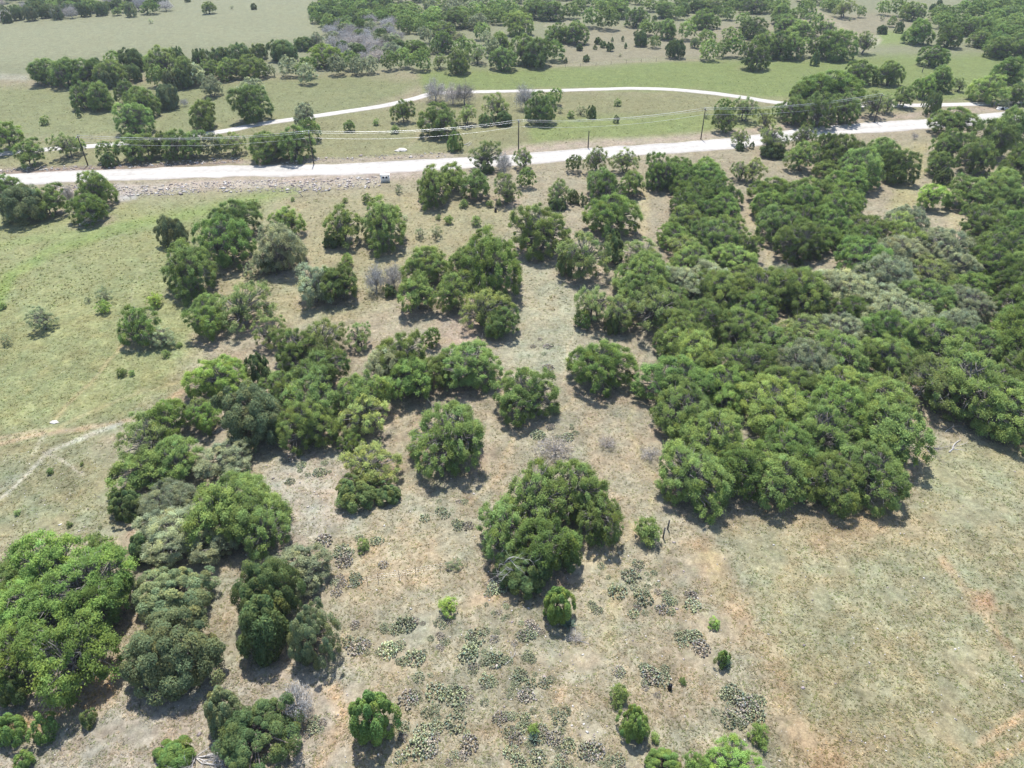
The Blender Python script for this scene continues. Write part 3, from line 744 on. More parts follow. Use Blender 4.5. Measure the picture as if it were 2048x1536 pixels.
# leaf litter and bare soil around the oaks
lit = np.zeros(GX.shape)
for k, x, y, R, h, zn, lb, ey in SPECS:
    if k in 'OKLGPQ' and R > 2 and y < 330:
        px, py = to_px(x, y, 0)
        rp = R * 1.5 * F / (y * CT + H * ST)
        i0, i1 = np.searchsorted(xs, (px - rp, px + rp))
        j0, j1 = np.searchsorted(ys, (py - rp, py + rp))
        if i1 > i0 and j1 > j0:
            sl = (slice(j0, j1), slice(i0, i1))
            d = np.hypot(wx_[sl] - x, wy_[sl] - y) / R
            lit[sl] = np.maximum(lit[sl], np.clip((1.25 - d) * 1.6, 0, 1))
lit *= np.clip(0.2 + 1.2 * fbm(wx_ / 2.5, wy_ / 2.5, 77), 0, 1) * np.where(GY > 380, 0.8, 0.3)
GC = GC * (1 - lit[..., None]) + s2l((188, 170, 150)) * ALB * lit[..., None]
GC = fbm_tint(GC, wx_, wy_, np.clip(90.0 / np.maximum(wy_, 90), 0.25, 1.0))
nx, ny = len(xs), len(ys)
idx = np.arange(nx * ny).reshape(ny, nx)
Q = np.stack([idx[1:, :-1], idx[1:, 1:], idx[:-1, 1:], idx[:-1, :-1]], -1).reshape(-1, 4)

def ground_mat():
    m, nt, b = new_mat('pasture_soil_and_grass')
    N, L = nt.nodes, nt.links
    at = N.new('ShaderNodeAttribute'); at.attribute_name = 'tone'
    tc = N.new('ShaderNodeTexCoord')
    def noise(scale, det, rough=0.6):
        n = N.new('ShaderNodeTexNoise')
        n.inputs['Scale'].default_value = scale; n.inputs['Detail'].default_value = det; n.inputs['Roughness'].default_value = rough
        L.new(tc.outputs['Object'], n.inputs['Vector'])
        return n
    def rng_(src, a, b_, c, d):
        r = N.new('ShaderNodeMapRange')
        for i, v in enumerate((a, b_, c, d)):
            r.inputs[1 + i].default_value = v
        L.new(src, r.inputs[0])
        return r.outputs[0]
    n1, n2, n3 = noise(0.35, 6), noise(1.6, 6, 0.7), noise(7.0, 4, 0.75)
    f1 = rng_(n1.outputs['Fac'], 0.3, 0.7, 0.86, 1.14)
    f2 = rng_(n2.outputs['Fac'], 0.28, 0.72, 0.60, 1.38)
    f3 = rng_(n3.outputs['Fac'], 0.28, 0.72, 0.66, 1.34)
    def mul(a, b_):
        x = N.new('ShaderNodeMath'); x.operation = 'MULTIPLY'
        L.new(a, x.inputs[0]); L.new(b_, x.inputs[1]); return x.outputs[0]
    k = mul(mul(f1, f2), f3)
    sc = N.new('ShaderNodeVectorMath'); sc.operation = 'SCALE'
    L.new(at.outputs['Color'], sc.inputs[0]); L.new(k, sc.inputs['Scale'])
    # green growth between the dry stems
    n4 = noise(0.9, 6, 0.7)
    g = rng_(n4.outputs['Fac'], 0.50, 0.68, 0.0, 0.30)
    gm = N.new('ShaderNodeMix'); gm.data_type = 'RGBA'; gm.blend_type = 'MULTIPLY'
    L.new(g, gm.inputs['Factor']); L.new(sc.outputs[0], gm.inputs['A'])
    gm.inputs['B'].default_value = (0.66, 0.80, 0.50, 1)
    # pale stones and straw flecks
    n5 = noise(3.2, 3, 0.6)
    s = rng_(n5.outputs['Fac'], 0.66, 0.72, 0.0, 0.55)
    sm = N.new('ShaderNodeMix'); sm.data_type = 'RGBA'
    L.new(s, sm.inputs['Factor']); L.new(gm.outputs['Result'], sm.inputs['A'])
    sm.inputs['B'].default_value = (0.34, 0.32, 0.28, 1)
    L.new(sm.outputs['Result'], b.inputs['Base Color'])
    b.inputs['Roughness'].default_value = 0.95
    b.inputs['Specular IOR Level'].default_value = 0.1
    bp = N.new('ShaderNodeBump'); bp.inputs['Strength'].default_value = 0.5; bp.inputs['Distance'].default_value = 0.12
    L.new(n2.outputs['Fac'], bp.inputs['Height'])
    L.new(bp.outputs[0], b.inputs['Normal'])
    return m
g_me = mesh_np('ground', np.stack([wx_, wy_, wz_], -1).reshape(-1, 3), Q, None, ground_mat(), True, GC.reshape(-1, 3))
tag(link('ground', g_me), 'dry tan and green pasture ground with worn paths', None, kind='structure')

# ------------------------------------------------------------------ the two white caliche roads
def caliche():
    m, nt, b = new_mat('white_caliche_gravel')
    N, L = nt.nodes, nt.links
    tc = N.new('ShaderNodeTexCoord')
    at = N.new('ShaderNodeAttribute'); at.attribute_name = 'tone'
    n = N.new('ShaderNodeTexNoise'); n.inputs['Scale'].default_value = 0.6; n.inputs['Detail'].default_value = 8; n.inputs['Roughness'].default_value = 0.7
    L.new(tc.outputs['Object'], n.inputs['Vector'])
    mr = N.new('ShaderNodeMapRange')
    for i, v in enumerate((0.3, 0.7, 0.80, 1.16)):
        mr.inputs[1 + i].default_value = v
    L.new(n.outputs['Fac'], mr.inputs[0])
    sc = N.new('ShaderNodeVectorMath'); sc.operation = 'SCALE'
    L.new(at.outputs['Color'], sc.inputs[0]); L.new(mr.outputs[0], sc.inputs['Scale'])
    L.new(sc.outputs[0], b.inputs['Base Color'])
    b.inputs['Roughness'].default_value = 0.95
    b.inputs['Specular IOR Level'].default_value = 0.1
    return m
M_CAL = caliche()

def catmull(P, n):
    P = np.asarray(P, float)
    P = np.vstack([2 * P[0] - P[1], P, 2 * P[-1] - P[-2]])
    out = []
    for i in range(1, len(P) - 2):
        for t in np.linspace(0, 1, n, endpoint=False):
            out.append(0.5 * (2 * P[i] + (P[i + 1] - P[i - 1]) * t + (2 * P[i - 1] - 5 * P[i] + 4 * P[i + 1] - P[i + 2]) * t * t
                              + (-P[i - 1] + 3 * P[i] - 3 * P[i + 1] + P[i + 2]) * t ** 3))
    out.append(P[-2])
    return np.array(out)

ROADW = []
def road(name, label, pix, width, seed):
    ctr = catmull([gnd(*p)[:2] for p in pix], 30)
    tg = np.gradient(ctr, axis=0); tg /= np.linalg.norm(tg, axis=1)[:, None]
    nr = np.stack([-tg[:, 1], tg[:, 0]], 1)
    s = np.cumsum(np.r_[0, np.linalg.norm(np.diff(ctr, axis=0), axis=1)])
    sides = np.linspace(-1, 1, 17)
    V, RC = [], []
    for side in sides:
        e = 1 + (abs(side) > 0.8) * 0.30 * (fbm(s / 5 + 50 * (side > 0), s * 0 + seed, seed) - 0.5)
        p = ctr + nr * (side * width / 2 * e)[:, None]
        dz = 0.12 - 0.05 * abs(side) - 0.25 * (abs(side) > 0.99)
        V.append(np.stack([p[:, 0], p[:, 1], hgt(p[:, 0], p[:, 1]) + dz], 1))
        tr = math.exp(-((abs(side) - 0.42) / 0.14) ** 2)                       # wheel paths are cleaner and paler
        edge = np.clip((abs(side) - 0.74) / 0.30 + 0.9 * (fbm(p[:, 0] / 2.5, p[:, 1] / 2.5, seed + 5) - 0.5), 0, 1)[:, None]
        col = np.array([0.375, 0.355, 0.325]) * (1 + 0.16 * tr) * (1 + 0.25 * (fbm(p[:, 0] / 9, p[:, 1] / 9, seed + 9) - 0.5))[:, None]
        RC.append(col * (1 - edge) + np.array([0.27, 0.235, 0.205]) * edge)
    V, RC = np.stack(V, 1), np.stack(RC, 1)
    m, k = V.shape[:2]
    ii = np.arange(m * k).reshape(m, k)
    Q = np.stack([ii[:-1, :-1], ii[:-1, 1:], ii[1:, 1:], ii[1:, :-1]], -1).reshape(-1, 4)[:, ::-1]
    tag(link(name, mesh_np(name, V.reshape(-1, 3), Q, None, M_CAL, False, RC.reshape(-1, 3))), label, None, kind='structure')
    ROADW.append((ctr, width))
road('gravel_road', 'broad white caliche gravel road', [(-260, 374), (-60, 363), (60, 357), (230, 350), (400, 344), (628, 340), (780, 334), (940, 325), (1100, 314), (1300, 299), (1400, 292), (1500, 282), (1640, 263), (1750, 255), (1850, 248), (1980, 236), (2110, 223), (2300, 205)], 10.6, 3)
road('narrow_track', 'narrow white caliche track curving round the meadow', [(-260, 330), (-40, 312), (60, 302), (130, 296), (240, 288), (340, 277), (450, 262), (520, 248), (620, 234), (700, 222), (770, 211), (830, 197), (870, 187), (940, 184), (1040, 182), (1120, 181), (1200, 178.5), (1270, 177), (1340, 179), (1420, 186), (1480, 194), (1560, 206), (1640, 211.5), (1720, 212), (1800, 211.5), (1880, 210), (1960, 208), (2060, 204), (2300, 196)], 4.6, 9)

def on_road(x, y, pad=0.6):
    m = np.zeros(np.shape(x), bool)
    for ctr, w in ROADW:
        for c in ctr[::3]:
            m |= (x - c[0]) ** 2 + (y - c[1]) ** 2 < (w / 2 + pad) ** 2
    return m

# ------------------------------------------------------------------ every tree and shrub
# the 300 oaks that show largest stand one by one; the rest of the far woods is one mass
size_px = [s[3] / (s[2] * CT + H * ST) for s in SPECS]
oaks = sorted((i for i, s in enumerate(SPECS) if KIND[s[0]][1] == 'live_oak'), key=lambda i: -size_px[i])
mass = set(i for i in oaks[300:] if SPECS[i][6] is None)
XY = np.array([(s[1], s[2], s[3]) for s in SPECS])
MV, MC = [], []
for i, (k, x, y, R, h, zn, lb, ey) in enumerate(SPECS):
    kk = float(np.exp(rng.normal(0, 0.15)))
    if i in mass:
        crown, trunk, R0, h0 = VAR['oak_m'][int(rng.integers(len(VAR['oak_m'])))]
        nv = len(crown.vertices)
        co = np.empty(nv * 3, np.float32); crown.vertices.foreach_get('co', co); co = co.reshape(-1, 4, 3)[::10]
        tn = np.empty(nv * 4, np.float32); crown.color_attributes['tone'].data.foreach_get('color', tn); tn = tn.reshape(-1, 4, 4)[::10, :, :3]
        mid = co.mean(1, keepdims=True)
        co = mid + (co - mid) * 2.6
        a = rng.uniform(0, 6.28); ca, sa = math.cos(a), math.sin(a)
        co = np.stack([co[..., 0] * ca - co[..., 1] * sa, co[..., 0] * sa + co[..., 1] * ca, co[..., 2]], -1) * np.array([R / R0, R / R0, h / h0])
        MV.append((co + np.array([x, y, float(hgt(x, y))])).reshape(-1, 3)); MC.append((tn * np.array(KIND[k][3]) * kk).reshape(-1, 3))
        continue
    if lb is None:
        dd = np.hypot(XY[:, 0] - x, XY[:, 1] - y) / (XY[:, 2] + R)
        near = ''
        for j in np.argsort(dd)[1:4]:
            if dd[j] < 1.05 and KIND[SPECS[j][0]][4] != KIND[k][4]:
                near = 'touching a ' + KIND[SPECS[j][0]][4]
                break
        lb = describe(k, R, h, kk, zn, near)
        if len(lb.split()) > 16:
            lb = describe(k, R, h, 1.0, zn, near)
        if len(lb.split()) > 16:
            lb = describe(k, R, h, kk, zn, '')
    plant(k, x, y, R, h, kk, lb, '%ss %s' % (KIND[k][2], zn), ey)
if MV:
    MV = np.concatenate(MV)
    dw = link('distant_woods', mesh_np('distant_woods', MV, np.arange(len(MV)).reshape(-1, 4), None, M_LEAF, False, np.concatenate(MC)))
    dw.color = (1, 1, 1, 1)
    tag(dw, 'distant oak woods merging into one green mass', 'woods', kind='stuff')

# ------------------------------------------------------------------ power line
def pole_height(px, py_top, base):
    best = min(np.linspace(3, 14, 221), key=lambda z: abs(to_px(base[0], base[1], base[2] + z)[1] - py_top))
    return float(best)

def utility_pole(px, py, ytop, label, line_dir=None, h=None, wires=True):
    b = gnd(px, py)
    hh = h or pole_height(px, ytop, b)
    root = tag(link('utility_pole', None, None, tuple(b)), label, 'utility pole', 'poles along the gravel road')
    mb = MB(); mb.tube([(0, 0, -0.6), (0, 0, hh * 0.5), (0, 0, hh)], [0.19, 0.16, 0.12], 8)
    link('shaft', mb.mesh('pole_shaft', M_POLE), root)
    tops = []
    if wires:
        ang = math.atan2(line_dir[1], line_dir[0]) + math.pi / 2
        u = np.array([math.cos(ang), math.sin(ang), 0])
        mb = MB(); mb.box((0, 0, hh - 0.35), (2.0, 0.12, 0.14), ang)
        arm = link('crossarm', mb.mesh('crossarm', M_POLE), root)
        for s, zz in ((-0.9, -0.12), (0.9, -0.12), (0.0, 0.2)):
            c = u * s + np.array([0, 0, hh + zz])
            mb = MB(); mb.tube([c - (0, 0, .22), c - (0, 0, .08), c - (0, 0, .02), c + (0, 0, .06)], [0.05, 0.11, 0.09, 0.05], 8)
            link('insulator', mb.mesh('insulator', M_CERAM), arm)
            tops.append(b + c + (0, 0, .05))
        c = u * 0.2 + np.array([0, 0, hh - 1.75])
        mb = MB(); mb.box(c - u * 0.06, (0.14, 0.08, 0.1), ang)
        link('neutral_bracket', mb.mesh('neutral_bracket', M_STEEL), root)
        tops.append(b + c)
    return root, tops

PP = [(176, 331, 272, 'dark utility pole above a dark rubble bank at the road edge'),
      (628, 329, 263, 'dark utility pole standing at the white road beside a bushy oak clump'),
      (1037, 303, 241, 'dark utility pole rising behind two open oaks at the roadside'),
      (1401.5, 278.5, 217, 'dark utility pole by the wheel-rutted meadow corner of the road'),
      (1748, 244.5, 188, 'dark utility pole in front of oaks where track and road draw close')]
bases = [gnd(p[0], p[1]) for p in PP]
tops = []
for i, (px, py, yt, lab) in enumerate(PP):
    d = bases[min(i + 1, len(PP) - 1)] - bases[max(i - 1, 0)]
    tops.append(utility_pole(px, py, yt, lab, d)[1])
utility_pole(1176, 296, 262, 'short dark pole without wires at the edge of the graded bank', wires=False)
utility_pole(509.5, 153, 114, 'distant dark pole without wires beside oaks in the upper meadow', wires=False)
for i in range(len(PP) - 1):
    for w in range(4):
        a, b = tops[i][w], tops[i + 1][w]
        t = np.linspace(0, 1, 25)
        pts = a[None] * (1 - t)[:, None] + b[None] * t[:, None]
        pts[:, 2] -= 4 * (1.25 + 0.1 * w) * t * (1 - t)
        mb = MB(); mb.tube(pts, [0.026] * 25, 4)
        o = link('power_line_wire', mb.mesh('power_line_wire', M_WIRE))
        tag(o, 'sagging overhead wire strung between the roadside poles' if w < 3 else 'lower neutral wire strung beneath the overhead wires', 'wire', 'overhead wires' if w < 3 else 'neutral wires')

# ------------------------------------------------------------------ mailboxes in a white stone stand
b = gnd(771, 363)
root = tag(link('mailbox_stand', None, None, tuple(b), 0.04), 'white stone stand with two dark mailboxes beside the gravel road', 'mailbox')
mb = MB(); mb.box((0, 0, 0.85), (2.3, 0.9, 1.9)); st = link('stand', mb.mesh('mailbox_stand_body', M_WHITE), root)
mb = MB(); mb.box((0, 0, 1.86), (2.5, 1.1, 0.14)); link('cap', mb.mesh('mailbox_stand_cap', M_WHITE), st)
for sx in (-0.42, 0.42):
    pr = [(-0.25, 0), (0.25, 0), (0.25, 0.32), (0.19, 0.47), (0.07, 0.55), (-0.07, 0.55), (-0.19, 0.47), (-0.25, 0.32)]
    V = [(sx + x, yy, 1.0 + z) for yy in (-0.56, -0.1) for x, z in pr]
    n = len(pr)
    mb = MB(); mb.add(V, [[i, (i + 1) % n, n + (i + 1) % n, n + i] for i in range(n)], [[0, i, i + 1] for i in range(1, n - 1)] + [[n, n + i + 1, n + i] for i in range(1, n - 1)])
    link('mailbox', mb.mesh('mailbox_box', M_BLACK), root)

# ------------------------------------------------------------------ game feeder on legs
b = gnd(1269, 470)
root = tag(link('game_feeder', None, None, tuple(b)), 'game feeder drum on thin legs with pale lid by the sandy path', 'feeder')
mb = MB(); mb.tube([(0, 0, 1.25), (0, 0, 1.45), (0, 0, 1.5), (0, 0, 2.35)], [0.08, 0.3, 0.36, 0.36], 14); dr = link('drum', mb.mesh('feeder_drum', M_GREEND), root)
mb = MB(); mb.tube([(0, 0, 2.34), (0, 0, 2.40), (0, 0, 2.47)], [0.45, 0.45, 0.10], 14); link('lid', mb.mesh('feeder_lid', M_LID), dr)
for k in range(3):
    a = 2.1 * k + 0.5
    mb = MB(); mb.tube([(0.36 * math.cos(a), 0.36 * math.sin(a), 2.2), (0.85 * math.cos(a), 0.85 * math.sin(a), -0.05)], [0.03, 0.03], 5)
    link('leg', mb.mesh('feeder_leg', M_RUST), root)
mb = MB(); mb.box((0, 0, 1.16), (0.22, 0.22, 0.2)); link('spinner_box', mb.mesh('feeder_box', M_BLACK), root)

# ------------------------------------------------------------------ culvert headwall by the track
b = gnd(2004, 219)
root = tag(link('culvert', None, None, tuple(b), -0.1), 'pale concrete culvert end with dark pipe between track and road', 'culvert')
mb = MB(); mb.box((0, 0, 0.35), (3.4, 0.35, 1.0)); mb.box((-1.7, -0.7, 0.15), (0.3, 1.3, 0.6), 0.5); mb.box((1.7, -0.7, 0.15), (0.3, 1.3, 0.6), -0.5)
link('headwall', mb.mesh('culvert_headwall', M_CONC), root)
mb = MB(); mb.tube([(0, -0.45, 0.32), (0, 0.9, 0.32)], [0.42, 0.42], 14); link('pipe', mb.mesh('culvert_pipe', M_BLACK), root)

# ------------------------------------------------------------------ fences
def fence(name, label, pix, ph, pr, mat, strands, sp=None, group=None):
    pts = [gnd(*p) for p in pix]
    root = tag(link(name, None, None, tuple(pts[0])), label, 'fence', group)
    o0 = pts[0]
    pos = []
    for a, b in zip(pts[:-1], pts[1:]):
        n = max(1, int(round(np.linalg.norm(b - a) / sp))) if sp else 1
        for i in range(n):
            pos.append(a + (b - a) * i / n)
    pos.append(pts[-1])
    pos = [np.array([p[0], p[1], float(hgt(p[0], p[1]))]) for p in pos]
    for p in pos:
        q = p - o0
        ln = rng.normal(0, 0.04, 2)
        hh = ph * rng.uniform(0.92, 1.08)
        mb = MB(); mb.tube([q + (0, 0, -0.3), q + (ln[0], ln[1], hh)], [pr, pr * 0.9], 6)
        link('post', mb.mesh('fence_post', mat), root)
    for z in strands:
        mb = MB(); mb.tube([p - o0 + (0, 0, z) for p in pos], [0.008] * len(pos), 3)
        link('strand', mb.mesh('fence_strand', M_STEEL), root)
    return root
fence('wire_fence', 'sagging wire fence on thin steel posts across the rocky slope', [(697, 1172), (735, 1167), (757, 1161), (799, 1156), (831, 1148), (880, 1140), (935, 1128)], 1.35, 0.035, M_RUST, (0.4, 0.75, 1.1))
fence('wire_fence', 'long wire fence along the far edge of the green meadow', [(1100, 136), (1222, 129), (1400, 119.5)], 1.4, 0.07, M_POST, (0.4, 0.8, 1.2), 7.0)
br = fence('fence_brace', 'two stout dark fence posts joined by wire beside a light green bush', [(1326, 1076), (1335, 1058)], 1.75, 0.11, M_POST, (0.5, 0.9, 1.3))
b = gnd(1844, 145)
mb = MB(); mb.tube([(0, 0, -0.2), (0, 0, 2.1)], [0.16, 0.15], 7); mb.tube([(0.02, 0, 2.05), (0.1, 0, 2.2)], [0.15, 0.05], 7)
tag(link('gate_post', mb.mesh('gate_post', M_POST), None, tuple(b)), 'lone dark wooden post standing in the far grassy clearing', 'post')

# ------------------------------------------------------------------ dead wood
def limbs(mb, p, d, L, r, depth, rg, flat=0.25):
    p, d = np.asarray(p, float), np.asarray(d, float)
    n = 4
    pts, rad = [p], [r]
    for i in range(n):
        d = d + rg.normal(0, 0.22, 3) * np.array([1, 1, flat]); d /= np.linalg.norm(d)
        p = p + d * L / n
        p[2] = max(p[2], 0.04)
        pts.append(p); rad.append(r * (1 - 0.75 * (i + 1) / n))
    mb.tube(pts, rad, 5)
    if depth:
        for i in (1, 2, 3, 4):
            for _ in range(1 + (rg.random() < 0.5)):
                dd = d + rg.normal(0, 0.6, 3) * np.array([1, 1, flat * 1.6]); dd /= np.linalg.norm(dd)
                limbs(mb, pts[i], dd, L * rg.uniform(0.35, 0.6), max(rad[i] * 0.6, 0.012), depth - 1, rg, flat)

def dead(name, label, px, py, d, L, r, depth, seed, mat, z=0.08, flat=0.25, n=1, spread=0.4):
    rg = np.random.default_rng(seed)
    b = gnd(px, py)
    mb = MB()
    for i in range(n):
        dd = np.array(d, float) + rg.normal(0, spread, 3) * (n > 1) * np.array([1, 1, flat])
        limbs(mb, (0, 0, z), dd / np.linalg.norm(dd), L * rg.uniform(0.8, 1.1), r, depth, rg, flat)
    return tag(link(name, mb.mesh(name, mat), None, tuple(b)), label, 'dead wood')
dead('fallen_branch', 'bleached crooked branch lying on grass beside the grove', 1898, 905, (0.7, 0.8, 0.0), 4.6, 0.13, 1, 5, M_DEAD)
dead('fallen_branch', 'dark brushy fallen limb at the grove edge near a bleached branch', 1850, 893, (1, -0.1, 0.05), 3.5, 0.08, 2, 8, M_DEADG, n=3)
dead('fallen_branches', 'fan of bleached branches lying beside a round juniper', 391, 1516, (0.9, -0.15, 0.05), 3.6, 0.05, 2, 12, M_DEAD, n=9, spread=0.55)
dead('fallen_tree', 'bleached fallen trunk below the dark roadside oak', 160, 452, (0.8, 0.3, 0.15), 5.0, 0.22, 2, 15, M_DEAD, 0.2, 0.5, n=2)
dead('dead_snag', 'small bare forked snag standing below the gravel road', 605, 394, (0.0, 0.05, 1.0), 3.0, 0.12, 2, 17, M_DEADG, 0.0, 0.8)
dead('fallen_log', 'short pale log lying beside a compact juniper', 926, 291, (0.5, 0.7, 0.02), 4.0, 0.16, 0, 19, M_DEAD)
dead('fallen_log', 'pair of thin bleached poles crossed beside a compact juniper', 934, 293, (0.3, 0.9, 0.02), 4.2, 0.08, 1, 20, M_DEAD)
dead('dead_limb', 'bleached dead limb with crooked twigs poking from an oak cluster', 1006, 1140, (0.0, -0.1, 1.0), 6.2, 0.16, 2, 23, M_DEAD, 0.0, 1.0)
dead('dead_limb', 'smaller bleached limb leaning out of the oak cluster', 1032, 1162, (-0.1, -0.2, 1.0), 5.0, 0.10, 2, 29, M_DEAD, 0.0, 1.0)
dead('fallen_branch', 'thin bleached branch at the end of the wire fence', 694, 1174, (1, 0.02, 0.02), 1.6, 0.05, 0, 31, M_DEAD)
dead('fallen_branch', 'grey weathered branch among prickly pear below the pointed juniper', 1010, 1330, (1, 0.3, 0.02), 2.2, 0.05, 1, 33, M_DEAD)
dead('fallen_branches', 'grey broken branches under the thicket by the leafless juniper', 420, 870, (0.4, 0.5, 0.3), 4.0, 0.07, 2, 37, M_DEAD, 0.3, 0.6, n=3)
dead('fallen_branch', 'weathered sticks on stony ground beside the blue agave', 1150, 1280, (0.8, 0.3, 0.03), 1.8, 0.04, 1, 41, M_DEAD, n=2)
dead('fallen_branch', 'slender bleached stick near the deep shade of the grove', 1890, 865, (1, 0.25, 0.03), 2.6, 0.05, 1, 43, M_DEAD)
for px, py, r, hh, lab in ((991, 424, 0.3, 1.1, 'blackened stump on the bare slope below two oaks'), (1339, 1378, 0.22, 0.75, 'small black charred stump among prickly pear')):
    b = gnd(px, py)
    mb = MB(); mb.tube([(0, 0, -0.2), (0.02, 0, hh * .5), (0.05, 0.02, hh)], [r * 1.15, r, r * 0.8], 8); mb.tube([(0, 0, hh * .5), (r * 1.5, 0.1, hh * .9)], [r * .4, r * .15], 5)
    tag(link('stump', mb.mesh('stump', M_BLACK if r < .25 else M_POLE), None, tuple(b)), lab, 'stump')

# ------------------------------------------------------------------ prickly pear, agave
def pear(name, seed, R, n):
    rg = np.random.default_rng(seed)
    V, T, C, k = [], [], [], 0
    for i in range(n):
        a, rr = rg.uniform(0, 6.283), R * math.sqrt(rg.random()) * 0.9
        zz = 0.08 + 0.55 * rg.random() * (1.2 - rr / R)
        c = np.array([rr * math.cos(a), rr * math.sin(a), zz * 0.9])
        up = np.array([rg.normal(0, 0.5), rg.normal(0, 0.5), 1.0]); up /= np.linalg.norm(up)
        nn = rg.normal(size=3) * np.array([1, 1, 0.35]); nn -= nn @ up * up; nn /= np.linalg.norm(nn)
        s = np.cross(up, nn)
        L, W, th = rg.uniform(0.09, 0.16), rg.uniform(0.07, 0.12), 0.035
        ring = [c + up * L * math.sin(t) + s * W * math.cos(t) for t in np.arange(8) * math.pi / 4]
        V += ring + [c + nn * th, c - nn * th]
        for j in range(8):
            T += [[k + j, k + (j + 1) % 8, k + 8], [k + (j + 1) % 8, k + j, k + 9]]
        t = np.clip(rg.normal(1, 0.2), 0.5, 1.6) * np.array([1 + rg.normal(0, .08), 1, 1 + rg.normal(0, .1)])
        if rg.random() < 0.2:
            t = np.array([1.7, 1.6, 1.4])
        C += [t] * 10
        k += 10
    return mesh_np(name, V, None, T, M_JUN, False, np.array(C))
PEARS = [pear('prickly_pear_clump%d' % i, 200 + i, 0.95, 84 + 12 * i) for i in range(4)]
pear_polys = [([(950, 1150), (1010, 1140), (1080, 1260), (1130, 1400), (1210, 1500), (1290, 1560), (1040, 1560), (970, 1430), (930, 1300)], 125, 'in the dense prickly pear bed on the rocky slope'),
              ([(1400, 1380), (1520, 1395), (1515, 1455), (1430, 1450)], 26, 'in the patch beside the yellow green shrub'),
              ([(1350, 1268), (1410, 1270), (1400, 1315), (1355, 1300)], 6, 'in the patch between juniper seedlings'),
              ([(635, 1080), (770, 1070), (770, 1130), (700, 1200), (640, 1190)], 26, 'near the sagging wire fence'),
              ([(1070, 850), (1160, 850), (1150, 885), (1060, 880)], 9, 'above the oak cluster near dead brush'),
              ([(850, 985), (945, 1000), (935, 1060), (840, 1040)], 11, 'on the bare ground below the huge oak'),
              ([(690, 1230), (900, 1240), (880, 1340), (690, 1310)], 34, 'on the stony slope below the fence'),
              ([(1220, 1330), (1330, 1335), (1320, 1440), (1290, 1390), (1230, 1400)], 15, 'around the feathery green shrub'),
              ([(800, 1350), (940, 1330), (950, 1530), (800, 1530)], 36, 'beside the round bushy juniper'),
              ([(1180, 1130), (1290, 1130), (1400, 1200), (1340, 1250), (1180, 1220)], 34, 'on the grassy rise below two fence posts'),
              ([(590, 1400), (650, 1390), (650, 1470), (600, 1470)], 7, 'beside the shaggy juniper'),
              ([(560, 920), (660, 900), (660, 960), (560, 970)], 8, 'on the pale rocky clearing'),
              ([(1050, 670), (1110, 680), (1100, 760), (1040, 740)], 7, 'beside the narrow foot trail'),
              ([(1090, 480), (1140, 500), (1110, 560), (1070, 540)], 6, 'at the head of the pale clearing')]
for poly, n, where in pear_polys:
    X0, X1 = min(p[0] for p in poly), max(p[0] for p in poly)
    Y0, Y1 = min(p[1] for p in poly), max(p[1] for p in poly)
    c = 0
    while c < n:
        px, py = rng.uniform(X0, X1), rng.uniform(Y0, Y1)
        if not inside(poly, px, py):
            continue
        c += 1
        g = gnd(px, py)
        if any((g[0] - s[0]) ** 2 + (g[1] - s[1]) ** 2 < (s[2] * 0.9) ** 2 for s in TREES):
            continue
        s = float(np.clip(np.exp(rng.normal(-0.42, 0.42)), 0.28, 1.35))
        o = link('prickly_pear', PEARS[int(rng.integers(4))], None, tuple(g), float(rng.uniform(0, 6.28)), (s, s, s * float(rng.uniform(0.8, 1.1))))
        dead_ = rng.random() < 0.3
        col = np.array((0.39, 0.365, 0.325) if dead_ else (0.345, 0.385, 0.265)) * float(np.exp(rng.normal(0, 0.15)))
        o.color = (*map(float, col), 1)
        tag(o, ('withered grey brown' if dead_ else ('wide' if s > 0.9 else 'small')) + ' prickly pear clump ' + where, 'cactus', 'prickly pear ' + where)

def agave(px, py, R, label):
    rg = np.random.default_rng(int(px))
    V, T, k = [], [], 0
    for i in range(34):
        a, el = i * 2.4, rg.uniform(0.25, 1.2)
        d = np.array([math.cos(a) * math.cos(el), math.sin(a) * math.cos(el), math.sin(el)])
        s = np.array([-math.sin(a), math.cos(a), 0])
        V += [s * 0.05 * R, -s * 0.05 * R, d * R * 0.5 + s * 0.09 * R, d * R * 0.5 - s * 0.09 * R, d * R]
        T += [[k, k + 1, k + 3], [k, k + 3, k + 2], [k + 2, k + 3, k + 4]]
        k += 5
    o = link('agave', mesh_np('agave', V, None, T, M_JUN, False, np.ones((len(V), 3))), None, tuple(gnd(px, py)))
    o.color = (0.16, 0.22, 0.17, 1)
    tag(o, label, 'agave')
agave(1138, 1252, 1.1, 'blue green agave at the foot of a pointed juniper')
agave(1450, 1330, 0.9, 'dusky blue agave below a juniper seedling')
agave(1068, 1478, 0.9, 'dusky agave below a yellow green sapling')

